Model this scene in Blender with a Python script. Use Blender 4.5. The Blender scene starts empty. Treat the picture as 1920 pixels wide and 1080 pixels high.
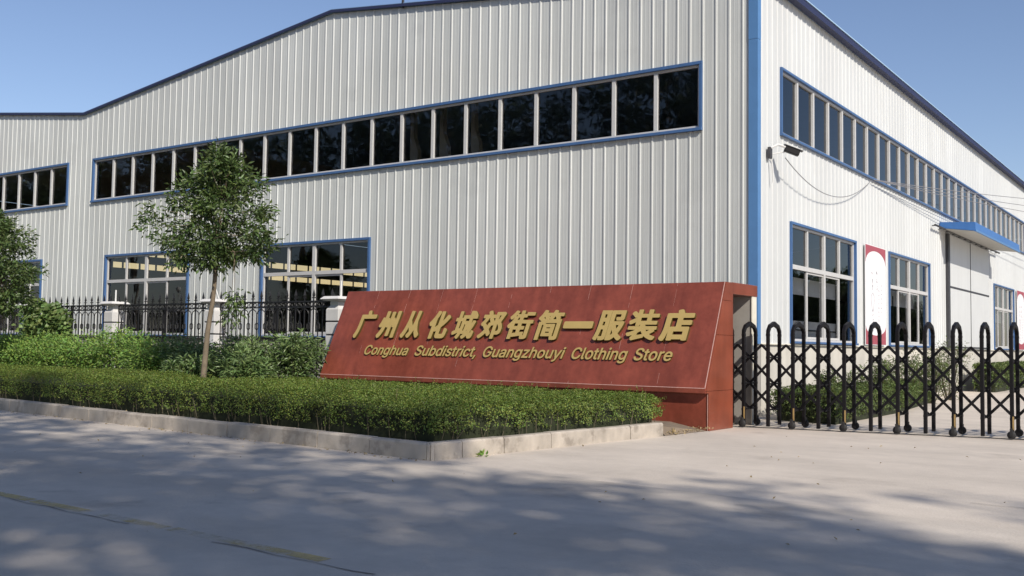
import bpy, bmesh, math, random
import numpy as np
from mathutils import Vector, Matrix, Euler
SC = bpy.context.scene
COL = SC.collection
R = math.radians
random.seed(7)
rng = np.random.default_rng(7)

# ------------------------------------------------------------------ camera
cam_d = bpy.data.cameras.new("camera")
cam = bpy.data.objects.new("camera", cam_d)
COL.objects.link(cam)
SC.camera = cam
cam_d.sensor_width = 36.0
cam_d.lens = 36.0 * 1922.3 / 1920.0
cam_d.clip_start = 0.1
cam_d.clip_end = 3000.0
yaw, pitch, roll = 0.61376, 0.05729, 0.014168
cp, sp, cy, sy = math.cos(pitch), math.sin(pitch), math.cos(yaw), math.sin(yaw)
fwd = Vector((-sy * cp, cy * cp, sp))
rt = Vector((cy, sy, 0.0))
up = rt.cross(fwd)
rt2 = math.cos(roll) * rt + math.sin(roll) * up
up2 = -math.sin(roll) * rt + math.cos(roll) * up
CAMP = Vector((7.974, -20.0, 1.35))
cam.matrix_world = Matrix(((rt2.x, up2.x, -fwd.x, CAMP.x), (rt2.y, up2.y, -fwd.y, CAMP.y),
                           (rt2.z, up2.z, -fwd.z, CAMP.z), (0, 0, 0, 1)))
SC.render.resolution_x, SC.render.resolution_y = 1024, 576

# ------------------------------------------------------------------ world, sun, exposure
SUN = Vector((0.704, -0.387, 0.598)).normalized()
W = bpy.data.worlds.new("World")
SC.world = W
W.use_nodes = True
nt = W.node_tree
nt.nodes.clear()
sky = nt.nodes.new("ShaderNodeTexSky")
sky.sky_type = 'NISHITA'
sky.sun_disc = False
sky.sun_elevation = math.asin(SUN.z)
sky.sun_rotation = math.atan2(SUN.x, SUN.y)
sky.air_density = 1.0
sky.dust_density = 0.4
sky.ozone_density = 2.2
bg = nt.nodes.new("ShaderNodeBackground")
bg.inputs[1].default_value = 0.106
wo = nt.nodes.new("ShaderNodeOutputWorld")
tint = nt.nodes.new("ShaderNodeVectorMath")
tint.operation = 'MULTIPLY'
tint.inputs[1].default_value = (1.0, 0.945, 1.0)      # white balance of the sky
nt.links.new(sky.outputs[0], tint.inputs[0])
nt.links.new(tint.outputs[0], bg.inputs[0])
nt.links.new(bg.outputs[0], wo.inputs[0])
sd_ = bpy.data.lights.new("sun", 'SUN')
sd_.energy = 3.9
sd_.angle = R(0.8)
sd_.color = (1.0, 0.925, 0.82)
so = bpy.data.objects.new("sun", sd_)
COL.objects.link(so)
so.rotation_euler = SUN.to_track_quat('Z', 'Y').to_euler()
so.location = (40, -30, 50)
SC.view_settings.view_transform = 'Standard'
SC.view_settings.look = 'None'
SC.view_settings.exposure = 0.22
SC.view_settings.gamma = 1.0
SC.cycles.max_bounces = 8
SC.cycles.transparent_max_bounces = 12

# ------------------------------------------------------------------ materials
def mat(name, col, rough=0.6, var=0.0, scale=4.0, bump=0.0, bscale=60.0, metal=0.0, spec=0.5,
        streak=None, island=0.0, trans=0.0, detail=4.0, hue=0.0, var2=None, blot=None, sheet=None):
    """procedural principled material: colour varied by noise, optional bump, vertical streaks, per-island variation"""
    m = bpy.data.materials.new(name)
    m.use_nodes = True
    t = m.node_tree
    N, L = t.nodes, t.links
    b = N["Principled BSDF"]
    b.inputs["Roughness"].default_value = rough
    b.inputs["Metallic"].default_value = metal
    b.inputs["Specular IOR Level"].default_value = spec
    tc = N.new("ShaderNodeTexCoord")
    src = None
    rgb = N.new("ShaderNodeRGB")
    rgb.outputs[0].default_value = (*col, 1)
    src = rgb.outputs[0]
    def mul(a, fac_out, lo, hi):
        mr = N.new("ShaderNodeMapRange")
        mr.inputs[1].default_value = 0.25
        mr.inputs[2].default_value = 0.75
        mr.inputs[3].default_value = lo
        mr.inputs[4].default_value = hi
        L.new(fac_out, mr.inputs[0])
        mx = N.new("ShaderNodeVectorMath")
        mx.operation = 'SCALE'
        L.new(a, mx.inputs[0])
        L.new(mr.outputs[0], mx.inputs["Scale"])
        return mx.outputs[0]
    if var > 0:
        no = N.new("ShaderNodeTexNoise")
        no.inputs["Scale"].default_value = scale
        no.inputs["Detail"].default_value = detail
        no.inputs["Roughness"].default_value = 0.6
        L.new(tc.outputs["Object"], no.inputs["Vector"])
        src = mul(src, no.outputs["Fac"], 1 - var, 1 + var)
    if var2:
        no = N.new("ShaderNodeTexNoise")
        no.inputs["Scale"].default_value = var2[1]
        no.inputs["Detail"].default_value = 6.0
        no.inputs["Roughness"].default_value = 0.7
        L.new(tc.outputs["Object"], no.inputs["Vector"])
        src = mul(src, no.outputs["Fac"], 1 - var2[0], 1 + var2[0])
    if sheet:                     # each rolled sheet is a touch lighter or darker than its neighbour
        se = N.new("ShaderNodeSeparateXYZ")
        L.new(tc.outputs["Object"], se.inputs[0])
        dv = N.new("ShaderNodeMath")
        dv.operation = 'DIVIDE'
        L.new(se.outputs[sheet[0]], dv.inputs[0])
        dv.inputs[1].default_value = sheet[1]
        fl_ = N.new("ShaderNodeMath")
        fl_.operation = 'FLOOR'
        L.new(dv.outputs[0], fl_.inputs[0])
        wn = N.new("ShaderNodeTexWhiteNoise")
        wn.noise_dimensions = '1D'
        L.new(fl_.outputs[0], wn.inputs["W"])
        src = mul(src, wn.outputs["Value"], 1 - sheet[2], 1 + sheet[2])
    if blot:                      # isolated patches of another colour
        no = N.new("ShaderNodeTexNoise")
        no.inputs["Scale"].default_value = blot[1]
        no.inputs["Detail"].default_value = 5.0
        no.inputs["Roughness"].default_value = 0.65
        L.new(tc.outputs["Object"], no.inputs["Vector"])
        mr = N.new("ShaderNodeMapRange")
        mr.inputs[1].default_value = blot[2]
        mr.inputs[2].default_value = blot[2] + 0.1
        mr.inputs[4].default_value = blot[3]
        L.new(no.outputs["Fac"], mr.inputs[0])
        mx = N.new("ShaderNodeMix")
        mx.data_type = 'RGBA'
        L.new(mr.outputs[0], mx.inputs["Factor"])
        L.new(src, mx.inputs["A"])
        mx.inputs["B"].default_value = (*blot[0], 1)
        src = mx.outputs["Result"]
    if streak:
        mp = N.new("ShaderNodeMapping")
        mp.inputs["Scale"].default_value = streak[0]
        no = N.new("ShaderNodeTexNoise")
        no.inputs["Scale"].default_value = 1.0
        no.inputs["Detail"].default_value = 3.0
        L.new(tc.outputs["Object"], mp.inputs["Vector"])
        L.new(mp.outputs[0], no.inputs["Vector"])
        src = mul(src, no.outputs["Fac"], 1 - streak[1], 1 + streak[1] * 0.6)
    if island > 0:
        g = N.new("ShaderNodeNewGeometry")
        mr = N.new("ShaderNodeMapRange")
        mr.inputs[3].default_value = 1 - island
        mr.inputs[4].default_value = 1 + island
        L.new(g.outputs["Random Per Island"], mr.inputs[0])
        mx = N.new("ShaderNodeVectorMath")
        mx.operation = 'SCALE'
        L.new(src, mx.inputs[0])
        L.new(mr.outputs[0], mx.inputs["Scale"])
        src = mx.outputs[0]
        if hue > 0:
            hs = N.new("ShaderNodeHueSaturation")
            m2 = N.new("ShaderNodeMapRange")
            m2.inputs[3].default_value = 0.5 - hue
            m2.inputs[4].default_value = 0.5 + hue
            wn = N.new("ShaderNodeTexWhiteNoise")
            wn.noise_dimensions = '1D'
            L.new(g.outputs["Random Per Island"], wn.inputs["W"])
            L.new(wn.outputs["Value"], m2.inputs[0])
            L.new(m2.outputs[0], hs.inputs["Hue"])
            L.new(src, hs.inputs["Color"])
            src = hs.outputs[0]
    L.new(src, b.inputs["Base Color"])
    if bump > 0:
        no = N.new("ShaderNodeTexNoise")
        no.inputs["Scale"].default_value = bscale
        no.inputs["Detail"].default_value = 5.0
        L.new(tc.outputs["Object"], no.inputs["Vector"])
        bp = N.new("ShaderNodeBump")
        bp.inputs["Strength"].default_value = bump
        bp.inputs["Distance"].default_value = 0.02
        L.new(no.outputs["Fac"], bp.inputs["Height"])
        L.new(bp.outputs[0], b.inputs["Normal"])
    if trans > 0:
        tr = N.new("ShaderNodeBsdfTranslucent")
        mx = N.new("ShaderNodeMixShader")
        mx.inputs[0].default_value = trans
        L.new(src, tr.inputs["Color"])
        L.new(b.outputs[0], mx.inputs[1])
        L.new(tr.outputs[0], mx.inputs[2])
        L.new(mx.outputs[0], N["Material Output"].inputs["Surface"])
    return m

def glass_mat(name, tint, ior=1.62):
    m = bpy.data.materials.new(name)
    m.use_nodes = True
    t = m.node_tree
    N, L = t.nodes, t.links
    N.remove(N["Principled BSDF"])
    tr = N.new("ShaderNodeBsdfTransparent")
    tr.inputs[0].default_value = (*tint, 1)
    gl = N.new("ShaderNodeBsdfGlossy")
    gl.inputs["Roughness"].default_value = 0.015
    gl.inputs["Color"].default_value = (0.9, 0.92, 0.95, 1)
    # slightly uneven old panes
    no = N.new("ShaderNodeTexNoise")
    no.inputs["Scale"].default_value = 1.3
    tc = N.new("ShaderNodeTexCoord")
    L.new(tc.outputs["Object"], no.inputs["Vector"])
    bp = N.new("ShaderNodeBump")
    bp.inputs["Strength"].default_value = 0.06
    bp.inputs["Distance"].default_value = 0.05
    L.new(no.outputs["Fac"], bp.inputs["Height"])
    L.new(bp.outputs[0], gl.inputs["Normal"])
    fr = N.new("ShaderNodeFresnel")
    fr.inputs["IOR"].default_value = ior
    mx = N.new("ShaderNodeMixShader")
    L.new(fr.outputs[0], mx.inputs[0])
    L.new(tr.outputs[0], mx.inputs[1])
    L.new(gl.outputs[0], mx.inputs[2])
    L.new(mx.outputs[0], N["Material Output"].inputs["Surface"])
    return m

M = dict(
    grey_clad=mat("grey_cladding", (0.60, 0.62, 0.595), 0.5, 0.05, 0.5, streak=((9, 9, 0.25), 0.09), blot=((0.44, 0.455, 0.44), 0.45, 0.57, 0.3), var2=(0.025, 14.0), sheet=('X', .9, .045)),
    white_clad=mat("white_cladding", (0.60, 0.615, 0.605), 0.5, 0.04, 0.5, streak=((9, 9, 0.2), 0.05), blot=((0.50, 0.50, 0.47), 0.5, 0.58, 0.3), sheet=('Y', .9, .03)),
    plinth=mat("plinth_render", (0.60, 0.57, 0.50), 0.85, 0.10, 1.5, 0.15, 40, streak=((3, 3, 0.5), 0.12)),
    roof=mat("roof_sheet", (0.20, 0.32, 0.48), 0.45, 0.08, 2),
    navy=mat("eave_trim", (0.022, 0.03, 0.085), 0.65, 0.08, 3),
    paleblue=mat("pale_blue_trim", (0.42, 0.60, 0.78), 0.45, 0.06, 3),
    blue=mat("blue_trim", (0.06, 0.135, 0.30), 0.4, 0.10, 3, streak=((6, 6, 0.5), 0.1)),
    lightblue=mat("corner_trim", (0.095, 0.225, 0.45), 0.42, 0.08, 2),
    alu=mat("window_aluminium", (0.56, 0.555, 0.54), 0.45, 0.06, 5),
    glass=glass_mat("window_glass", (0.89, 0.90, 0.90)),
    warmglass=glass_mat("yellowed_glazing", (1.0, 0.68, 0.36)),
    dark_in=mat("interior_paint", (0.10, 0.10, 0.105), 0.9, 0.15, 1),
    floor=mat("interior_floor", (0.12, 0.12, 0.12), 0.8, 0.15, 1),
    board=mat("white_board", (0.80, 0.79, 0.77), 0.7, 0.06, 2),
    door=mat("door_panel", (0.62, 0.635, 0.63), 0.5, 0.04, 1, streak=((9, 9, 0.2), 0.04)),
    darkmetal=mat("dark_metal", (0.05, 0.05, 0.055), 0.5, 0.2, 8),
    soffit=mat("soffit", (0.50, 0.49, 0.45), 0.7, 0.06, 2),
    canopy=mat("canopy_blue", (0.05, 0.16, 0.42), 0.4, 0.10, 3),
    granite=mat("red_granite", (0.235, 0.058, 0.036), 0.27, 0.28, 1.3, 0.03, 120, streak=((5, 2.0, 0.9), 0.22), detail=8, var2=(0.16, 9.0)),
    granite_side=mat("red_granite_side", (0.235, 0.060, 0.032), 0.28, 0.24, 1.8, 0.03, 120, streak=((4, 4, 0.6), 0.12), detail=6),
    grout=mat("pale_grout", (0.55, 0.33, 0.28), 0.8, 0.2, 20),
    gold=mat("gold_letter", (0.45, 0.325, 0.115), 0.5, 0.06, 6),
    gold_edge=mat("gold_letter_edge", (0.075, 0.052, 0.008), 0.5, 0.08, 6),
    render_grey=mat("grey_render", (0.34, 0.32, 0.29), 0.9, 0.14, 3, 0.1, 50),
    cream=mat("cream_paint", (0.70, 0.66, 0.55), 0.8, 0.1, 4),
    gate=mat("black_gate_paint", (0.007, 0.006, 0.007), 0.5, 0.25, 20, spec=0.25),
    rubber=mat("wheel_rubber", (0.018, 0.017, 0.017), 0.7, 0.2, 20),
    yellow=mat("yellow_strip", (0.36, 0.24, 0.09), 0.5, 0.12, 20),
    iron=mat("black_iron", (0.014, 0.014, 0.016), 0.5, 0.25, 20),
    pillar=mat("white_pillar_paint", (0.66, 0.65, 0.635), 0.8, 0.07, 4, 0.08, 40, streak=((5, 5, 0.8), 0.10)),
    concrete=mat("road_concrete", (0.545, 0.485, 0.415), 0.88, 0.16, 0.55, 0.25, 35, streak=((0.12, 1.5, 1), 0.12), detail=12, var2=(0.07, 5.0), blot=((0.30, 0.26, 0.22), 0.9, 0.58, 0.45)),
    apron=mat("apron_concrete", (0.60, 0.53, 0.45), 0.88, 0.13, 0.6, 0.25, 35, streak=((0.25, 1.6, 1), 0.09), detail=12, var2=(0.06, 5.0), blot=((0.36, 0.31, 0.26), 0.7, 0.60, 0.4)),
    earth=mat("earth", (0.20, 0.155, 0.11), 0.95, 0.25, 2.5, 0.3, 30),
    kerb=mat("kerb_concrete", (0.43, 0.38, 0.32), 0.9, 0.16, 2.0, 0.25, 30, streak=((4, 4, 3), 0.20), island=0.10, blot=((0.20, 0.17, 0.14), 2.2, 0.54, 0.6)),
    crack=mat("joint_dark", (0.22, 0.20, 0.18), 0.95, 0.3, 5),
    hedge=mat("hedge_leaf", (0.162, 0.222, 0.040), 0.5, 0.28, 1.2, island=0.45, trans=0.3, hue=0.035, blot=((0.20, 0.15, 0.05), 1.6, 0.60, 0.6)),
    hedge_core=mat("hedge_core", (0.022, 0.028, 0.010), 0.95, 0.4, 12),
    hedge2=mat("yard_hedge_leaf", (0.10, 0.14, 0.035), 0.55, 0.22, 1.2, island=0.45, trans=0.25, hue=0.03),
    shrub_light=mat("shrub_leaf", (0.19, 0.31, 0.06), 0.5, 0.2, 1.5, island=0.4, trans=0.3, hue=0.03),
    shrub_dark=mat("oleander_leaf", (0.14, 0.21, 0.07), 0.36, 0.2, 1.5, island=0.4, trans=0.25, hue=0.02),
    vine=mat("vine_leaf", (0.16, 0.24, 0.07), 0.5, 0.2, 1.5, island=0.35, trans=0.3, hue=0.03),
    tree_leaf=mat("tree_leaf", (0.085, 0.13, 0.036), 0.42, 0.2, 1.2, island=0.45, trans=0.22, hue=0.025),
    big_leaf=mat("street_tree_leaf", (0.06, 0.09, 0.025), 0.5, 0.2, 1.2, island=0.4, trans=0.1),
    bark=mat("bark", (0.21, 0.165, 0.115), 0.9, 0.25, 8, 0.3, 40, streak=((14, 14, 2), 0.25)),
    twig=mat("twig", (0.10, 0.085, 0.055), 0.9, 0.2, 10),
    dry=mat("dry_stalk", (0.33, 0.25, 0.13), 0.9, 0.2, 10, island=0.3),
    banner_white=mat("banner_white", (0.80, 0.79, 0.80), 0.6, 0.02, 2),
    banner_red=mat("banner_red", (0.38, 0.085, 0.11), 0.6, 0.05, 4),
    ink=mat("banner_ink", (0.33, 0.32, 0.34), 0.7, 0.1, 5),
    cable=mat("cable_grey", (0.23, 0.23, 0.24), 0.6, 0.1, 5),
    white_plastic=mat("white_plastic", (0.72, 0.72, 0.70), 0.45, 0.05, 5),
)

def paint_mat():
    m = mat("worn_yellow_paint", (0.66, 0.50, 0.19), 0.85, 0.1, 3)
    t = m.node_tree
    N, L = t.nodes, t.links
    tc = N.new("ShaderNodeTexCoord")
    no = N.new("ShaderNodeTexNoise")
    no.inputs["Scale"].default_value = 5.0
    no.inputs["Detail"].default_value = 8.0
    no.inputs["Roughness"].default_value = 0.7
    L.new(tc.outputs["Object"], no.inputs["Vector"])
    n2 = N.new("ShaderNodeTexNoise")
    n2.inputs["Scale"].default_value = 0.7
    L.new(tc.outputs["Object"], n2.inputs["Vector"])
    ad = N.new("ShaderNodeMath")
    ad.operation = 'ADD'
    L.new(no.outputs["Fac"], ad.inputs[0])
    L.new(n2.outputs["Fac"], ad.inputs[1])
    mr = N.new("ShaderNodeMapRange")
    mr.inputs[1].default_value = 0.86
    mr.inputs[2].default_value = 1.2
    mr.inputs[4].default_value = 0.75
    L.new(ad.outputs[0], mr.inputs[0])
    tr = N.new("ShaderNodeBsdfTransparent")
    mx = N.new("ShaderNodeMixShader")
    L.new(mr.outputs[0], mx.inputs[0])
    L.new(tr.outputs[0], mx.inputs[1])
    L.new(N["Principled BSDF"].outputs[0], mx.inputs[2])
    L.new(mx.outputs[0], N["Material Output"].inputs["Surface"])
    return m
M["paint"] = paint_mat()

# ------------------------------------------------------------------ mesh helpers
class MB:
    def __init__(s):
        s.v, s.f, s.m = [], [], []
    def poly(s, pts, mi=0):
        k = len(s.v)
        s.v += [tuple(p) for p in pts]
        s.f.append(tuple(range(k, k + len(pts))))
        s.m.append(mi)
    def hexa(s, p, mi=0):
        """p: 8 points, bottom 4 (ccw seen from above) then top 4"""
        k = len(s.v)
        s.v += [tuple(q) for q in p]
        for f in ((3, 2, 1, 0), (4, 5, 6, 7), (0, 1, 5, 4), (1, 2, 6, 5), (2, 3, 7, 6), (3, 0, 4, 7)):
            s.f.append(tuple(k + i for i in f))
            s.m.append(mi)
    def box(s, x0, x1, y0, y1, z0, z1, mi=0):
        s.hexa([(x0, y0, z0), (x1, y0, z0), (x1, y1, z0), (x0, y1, z0),
                (x0, y0, z1), (x1, y0, z1), (x1, y1, z1), (x0, y1, z1)], mi)
    def bar(s, a, b, w, h=None, upv=(0, 0, 1), mi=0):
        """square bar from a to b"""
        a, b = Vector(a), Vector(b)
        h = h or w
        d = (b - a).normalized()
        u = Vector(upv)
        if abs(d.dot(u)) > 0.98:
            u = Vector((0, 1, 0))
        x = d.cross(u).normalized() * (w / 2)
        y = x.cross(d).normalized() * (h / 2)
        s.hexa([a - x - y, a + x - y, a + x + y, a - x + y, b - x - y, b + x - y, b + x + y, b - x + y], mi)
    def tube(s, pts, rad, n=6, mi=0, cap=True):
        pts = [Vector(p) for p in pts]
        if not hasattr(rad, '__len__'):
            rad = [rad] * len(pts)
        k = len(s.v)
        prev = None
        for i, p in enumerate(pts):
            d = (pts[min(i + 1, len(pts) - 1)] - pts[max(i - 1, 0)]).normalized()
            u = Vector((0, 0, 1)) if abs(d.z) < 0.95 else Vector((1, 0, 0))
            x = d.cross(u).normalized()
            if prev is not None:
                x = (prev - d * prev.dot(d))
                x = x.normalized() if x.length > 1e-6 else d.orthogonal().normalized()
            prev = x
            y = d.cross(x)
            for j in range(n):
                a = 2 * math.pi * j / n
                s.v.append(tuple(p + (x * math.cos(a) + y * math.sin(a)) * rad[i]))
        for i in range(len(pts) - 1):
            for j in range(n):
                a, b = k + i * n + j, k + i * n + (j + 1) % n
                s.f.append((a, b, b + n, a + n))
                s.m.append(mi)
        if cap:
            s.f.append(tuple(k + j for j in reversed(range(n))))
            s.f.append(tuple(k + (len(pts) - 1) * n + j for j in range(n)))
            s.m += [mi, mi]
    def prism(s, poly, axis, a, b, mi=0):
        """extrude a 2D polygon along axis ('x','y','z') from a to b"""
        def P(p, t):
            return {'x': (t, p[0], p[1]), 'y': (p[0], t, p[1]), 'z': (p[0], p[1], t)}[axis]
        k = len(s.v)
        n = len(poly)
        s.v += [P(p, a) for p in poly] + [P(p, b) for p in poly]
        s.f.append(tuple(k + i for i in range(n)))
        s.f.append(tuple(k + n + i for i in reversed(range(n))))
        s.m += [mi, mi]
        for i in range(n):
            j = (i + 1) % n
            s.f.append((k + i, k + n + i, k + n + j, k + j))
            s.m.append(mi)
    def lathe(s, prof, c, n=16, mi=0):
        k = len(s.v)
        for r_, z in prof:
            for j in range(n):
                a = 2 * math.pi * j / n
                s.v.append((c[0] + r_ * math.cos(a), c[1] + r_ * math.sin(a), c[2] + z))
        for i in range(len(prof) - 1):
            for j in range(n):
                a, b = k + i * n + j, k + i * n + (j + 1) % n
                s.f.append((a, b, b + n, a + n))
                s.m.append(mi)
    def build(s, name, mats, parent=None, smooth=False, bevel=0.0, fix=True):
        me = bpy.data.meshes.new(name)
        me.from_pydata(s.v, [], s.f)
        if not isinstance(mats, (list, tuple)):
            mats = [mats]
        for m in mats:
            me.materials.append(m)
        if len(mats) > 1:
            me.polygons.foreach_set("material_index", s.m)
        if fix:
            bm = bmesh.new()
            bm.from_mesh(me)
            bmesh.ops.recalc_face_normals(bm, faces=bm.faces)
            bm.to_mesh(me)
            bm.free()
        if smooth:
            me.polygons.foreach_set("use_smooth", [True] * len(me.polygons))
        me.update()
        o = bpy.data.objects.new(name, me)
        COL.objects.link(o)
        if parent is not None:
            o.parent = parent
        if bevel > 0:
            b = o.modifiers.new("bevel", 'BEVEL')
            b.width = bevel
            b.segments = 2
            b.limit_method = 'ANGLE'
        return o

def tag(o, label=None, cat=None, group=None, kind=None):
    if label: o["label"] = label
    if cat: o["category"] = cat
    if group: o["group"] = group
    if kind: o["kind"] = kind
    return o

def thing(name, label, cat, loc=(0, 0, 0), group=None):
    o = bpy.data.objects.new(name, None)
    o.empty_display_size = 0.3
    COL.objects.link(o)
    o.location = loc
    return tag(o, label, cat, group)

def dup(o, parent=None):
    c = o.copy()
    COL.objects.link(c)
    c.parent = parent
    for ch in [x for x in o.children]:
        dup(ch, c)
    return c

def leaf_mesh(name, P, Nrm, length, width, material, parent=None, droop=0.0, spread=1.0, lvar=0.3, dirs=None, facing=0.0):
    """many small folded leaves (2 triangles pairs) at points P; each leaf is an island"""
    n = len(P)
    P = np.asarray(P, float)
    if dirs is None:
        D = rng.normal(size=(n, 3)) * spread
        if Nrm is not None:
            D += np.asarray(Nrm)
    else:
        D = np.asarray(dirs) + rng.normal(size=(n, 3)) * spread
    D[:, 2] -= droop
    D /= np.linalg.norm(D, axis=1)[:, None] + 1e-9
    T = rng.normal(size=(n, 3))
    if facing > 0:                       # leaf blades turned towards the light
        T = T * .6 + np.asarray(Nrm) * facing
        T /= np.linalg.norm(T, axis=1)[:, None] + 1e-9
        if dirs is None:
            D = rng.normal(size=(n, 3))
        D = D - T * ((D * T).sum(axis=1)[:, None] * .8)
        D /= np.linalg.norm(D, axis=1)[:, None] + 1e-9
    S = np.cross(D, T)
    S /= np.linalg.norm(S, axis=1)[:, None] + 1e-9
    U = np.cross(S, D)
    ln = length * (1 + lvar * rng.uniform(-1, 1, n))[:, None]
    wd = width * (1 + lvar * rng.uniform(-1, 1, n))[:, None]
    base = P
    tip = P + D * ln - U * ln * 0.12
    mid = P + D * ln * 0.45 + U * ln * 0.03
    a = mid + S * wd * 0.5 + U * wd * 0.18
    b = mid - S * wd * 0.5 + U * wd * 0.18
    V = np.stack([base, a, tip, b], axis=1).reshape(-1, 3)
    me = bpy.data.meshes.new(name)
    me.vertices.add(4 * n)
    me.vertices.foreach_set("co", V.astype(np.float32).ravel())
    idx = np.arange(n) * 4
    F = np.stack([idx, idx + 1, idx + 2, idx, idx + 2, idx + 3], axis=1).reshape(-1)
    me.loops.add(6 * n)
    me.loops.foreach_set("vertex_index", F.astype(np.int32))
    me.polygons.add(2 * n)
    me.polygons.foreach_set("loop_start", (np.arange(2 * n) * 3).astype(np.int32))
    me.polygons.foreach_set("loop_total", np.full(2 * n, 3, np.int32))
    me.update(calc_edges=True)
    me.validate()
    me.materials.append(material)
    o = bpy.data.objects.new(name, me)
    COL.objects.link(o)
    if parent is not None:
        o.parent = parent
    return o

# smooth pseudo-noise for uneven outlines
_ph = rng.uniform(0, 6.28, (6, 3))
_fr = rng.normal(size=(6, 3))
def wob(p, f=1.0):
    p = np.atleast_2d(p)
    s = 0
    for i in range(6):
        s = s + np.sin((p * _fr[i] * f).sum(axis=1) * (1 + 0.35 * i) + _ph[i, 0])
    return s / 6.0

# ================================================================== ground
KX, KY = 0.214, -10.62                 # kerb corner
KS = -0.098                            # kerb slope along the road (dy/dx)
def kerb_y(x):
    return KY + KS * (x - KX)
g = MB()
g.poly([(-1500, -1500, -0.012), (1500, -1500, -0.012), (1500, 1500, -0.012), (-1500, 1500, -0.012)])
tag(g.build("ground", M["earth"]), kind="structure")
# one concrete carriageway sheet and the entrance apron beside it
g = MB()
g.poly([(-140, kerb_y(-140) - 9.6, 0), (140, kerb_y(140) - 9.6, 0), (140, kerb_y(140), 0), (-140, kerb_y(-140), 0)])
tag(g.build("road", M["concrete"]), kind="structure")
g = MB()
g.poly([(-0.5, kerb_y(-0.5) - 0.0, -0.004), (60, kerb_y(60), -0.004), (60, 90, -0.004), (-0.5, 90, -0.004)])
tag(g.build("driveway", M["apron"]), kind="structure")
# road joint with worn yellow line beside it
def line_y(x):
    return -15.285 - 0.0475 * (x - 0.0) - 0.0
j = MB()
prev = None
for i in range(120):
    x = -12 + i * 0.17
    w = 0.003 + 0.006 * random.random()
    y = line_y(x) + 0.012 * math.sin(i * 1.7) + random.uniform(-.008, .008)
    if prev and math.sin(i * .37) + math.sin(i * .11 + 1) > -.9:
        j.poly([(prev[0], prev[1] - prev[2], .004), (x, y - w, .004), (x, y + w, .004), (prev[0], prev[1] + prev[2], .004)])
    prev = (x, y, w)
for (x0, y0, x1, y1) in ((6.0, -9.95, 14.0, -10.6), (6.6, -19.5, 6.3, -15.6)):
    n = 40
    prev = None
    for i in range(n + 1):
        t = i / n
        x, y = x0 + (x1 - x0) * t, y0 + (y1 - y0) * t
        x += random.uniform(-.01, .01)
        y += random.uniform(-.01, .01)
        w = 0.004 + 0.004 * random.random()
        if prev:
            j.poly([(prev[0], prev[1] - w, .0035), (x + (0.01 if x0 == x1 else 0), y - w, .0035), (x, y + w, .0035), (prev[0], prev[1] + w, .0035)])
        prev = (x, y)
tag(j.build("road_joint", M["crack"]), kind="structure")
p = MB()
for (a, b) in ((-9, -4.2), (-2.4, -0.35), (-.3, .55), (0.75, 1.6), (1.66, 3.3)):
    k = max(2, int((b - a) / 0.4))
    for i in range(k):
        x0, x1 = a + (b - a) * i / k, a + (b - a) * (i + 1) / k
        p.poly([(x0, line_y(x0) + 0.03, .004), (x1, line_y(x1) + 0.03, .004), (x1, line_y(x1) + 0.15, .004), (x0, line_y(x0) + 0.15, .004)])
tag(p.build("road_marking", M["paint"]), kind="structure")

# kerb: stones with open joints, along the road and back along the drive
kb = MB()
def kstone(a, b, w=0.15, h=0.205):
    a, b = Vector((*a, 0)), Vector((*b, 0))
    d = (b - a).normalized()
    nrm = Vector((-d.y, d.x, 0))         # to the left of the run = into the bed
    j1, j2, j3 = random.uniform(-.006, .006), random.uniform(-.012, .012), random.uniform(-.008, .008)
    a = a + d * 0.006 + nrm * j1
    b = b - d * 0.006 + nrm * j1
    h2 = h + j2
    c = 0.022
    def ring(p, i):
        return [p + nrm * 0 + Vector((0, 0, -.02)), p + nrm * w + Vector((0, 0, -.02)), p + nrm * w + Vector((0, 0, h2)),
                p + nrm * c + Vector((0, 0, h2 + j3 * i)), p + nrm * 0.004 + Vector((0, 0, h2 - c))]
    r0, r1 = ring(a, -.5), ring(b, .5)
    k = len(kb.v)
    kb.v += [tuple(q) for q in r0 + r1]
    n = 5
    kb.f.append(tuple(k + i for i in range(n)))
    kb.f.append(tuple(k + n + i for i in reversed(range(n))))
    for i in range(n):
        q = (i + 1) % n
        kb.f.append((k + i, k + n + i, k + n + q, k + q))
    kb.m += [0] * 7
x = KX - 0.05
while x > -42:
    L = 1.02
    x2 = x - L * 0.995
    kstone((x2, kerb_y(x2)), (x, kerb_y(x)))
    x = x2
# rounded corner stone and the return
RD = Vector((0.430, 5.12)).normalized()
pts = [(KX - 0.05, kerb_y(KX - 0.05)), (KX - 0.0, KY + 0.015), (KX + 0.035, KY + 0.06), (KX + RD.x * 0.55 + 0.02, KY + RD.y * 0.55)]
for i in range(3):
    kstone(pts[i], pts[i + 1])
q = Vector(pts[-1])
for L in (0.78, 0.98, 0.98, 0.95, 0.92):
    q2 = q + RD * L
    kstone(tuple(q), tuple(q2))
    q = q2
KEND = q.copy()
tag(kb.build("kerb", M["kerb"]), kind="structure")
bed = MB()
bed.poly([(-42, kerb_y(-42) + 0.1, 0.15), (KX - .1, KY + 0.1, 0.15), (KEND.x - .1, KEND.y, 0.15), (0.1, -4.1, 0.12), (-8.1, -4.1, 0.13), (-8.1, -0.2, 0.15), (-42, -0.2, 0.15)])
bed.poly([(KEND.x - .1, KEND.y, .15), (KEND.x + .02, KEND.y + .02, .0), (.775, -4.1, 0.0), (.1, -4.1, .12)])
tag(bed.build("planting_bed", M["earth"]), kind="structure")

# ================================================================== warehouse
ZP, ZT, ZB, ZW, ZS = 1.49, 7.52, 6.013, 4.206, 1.512
YL = 62.0
XL = -48.4
wh = thing("warehouse", "long warehouse clad in ribbed metal, grey gable front and white side wall", "warehouse")

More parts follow.
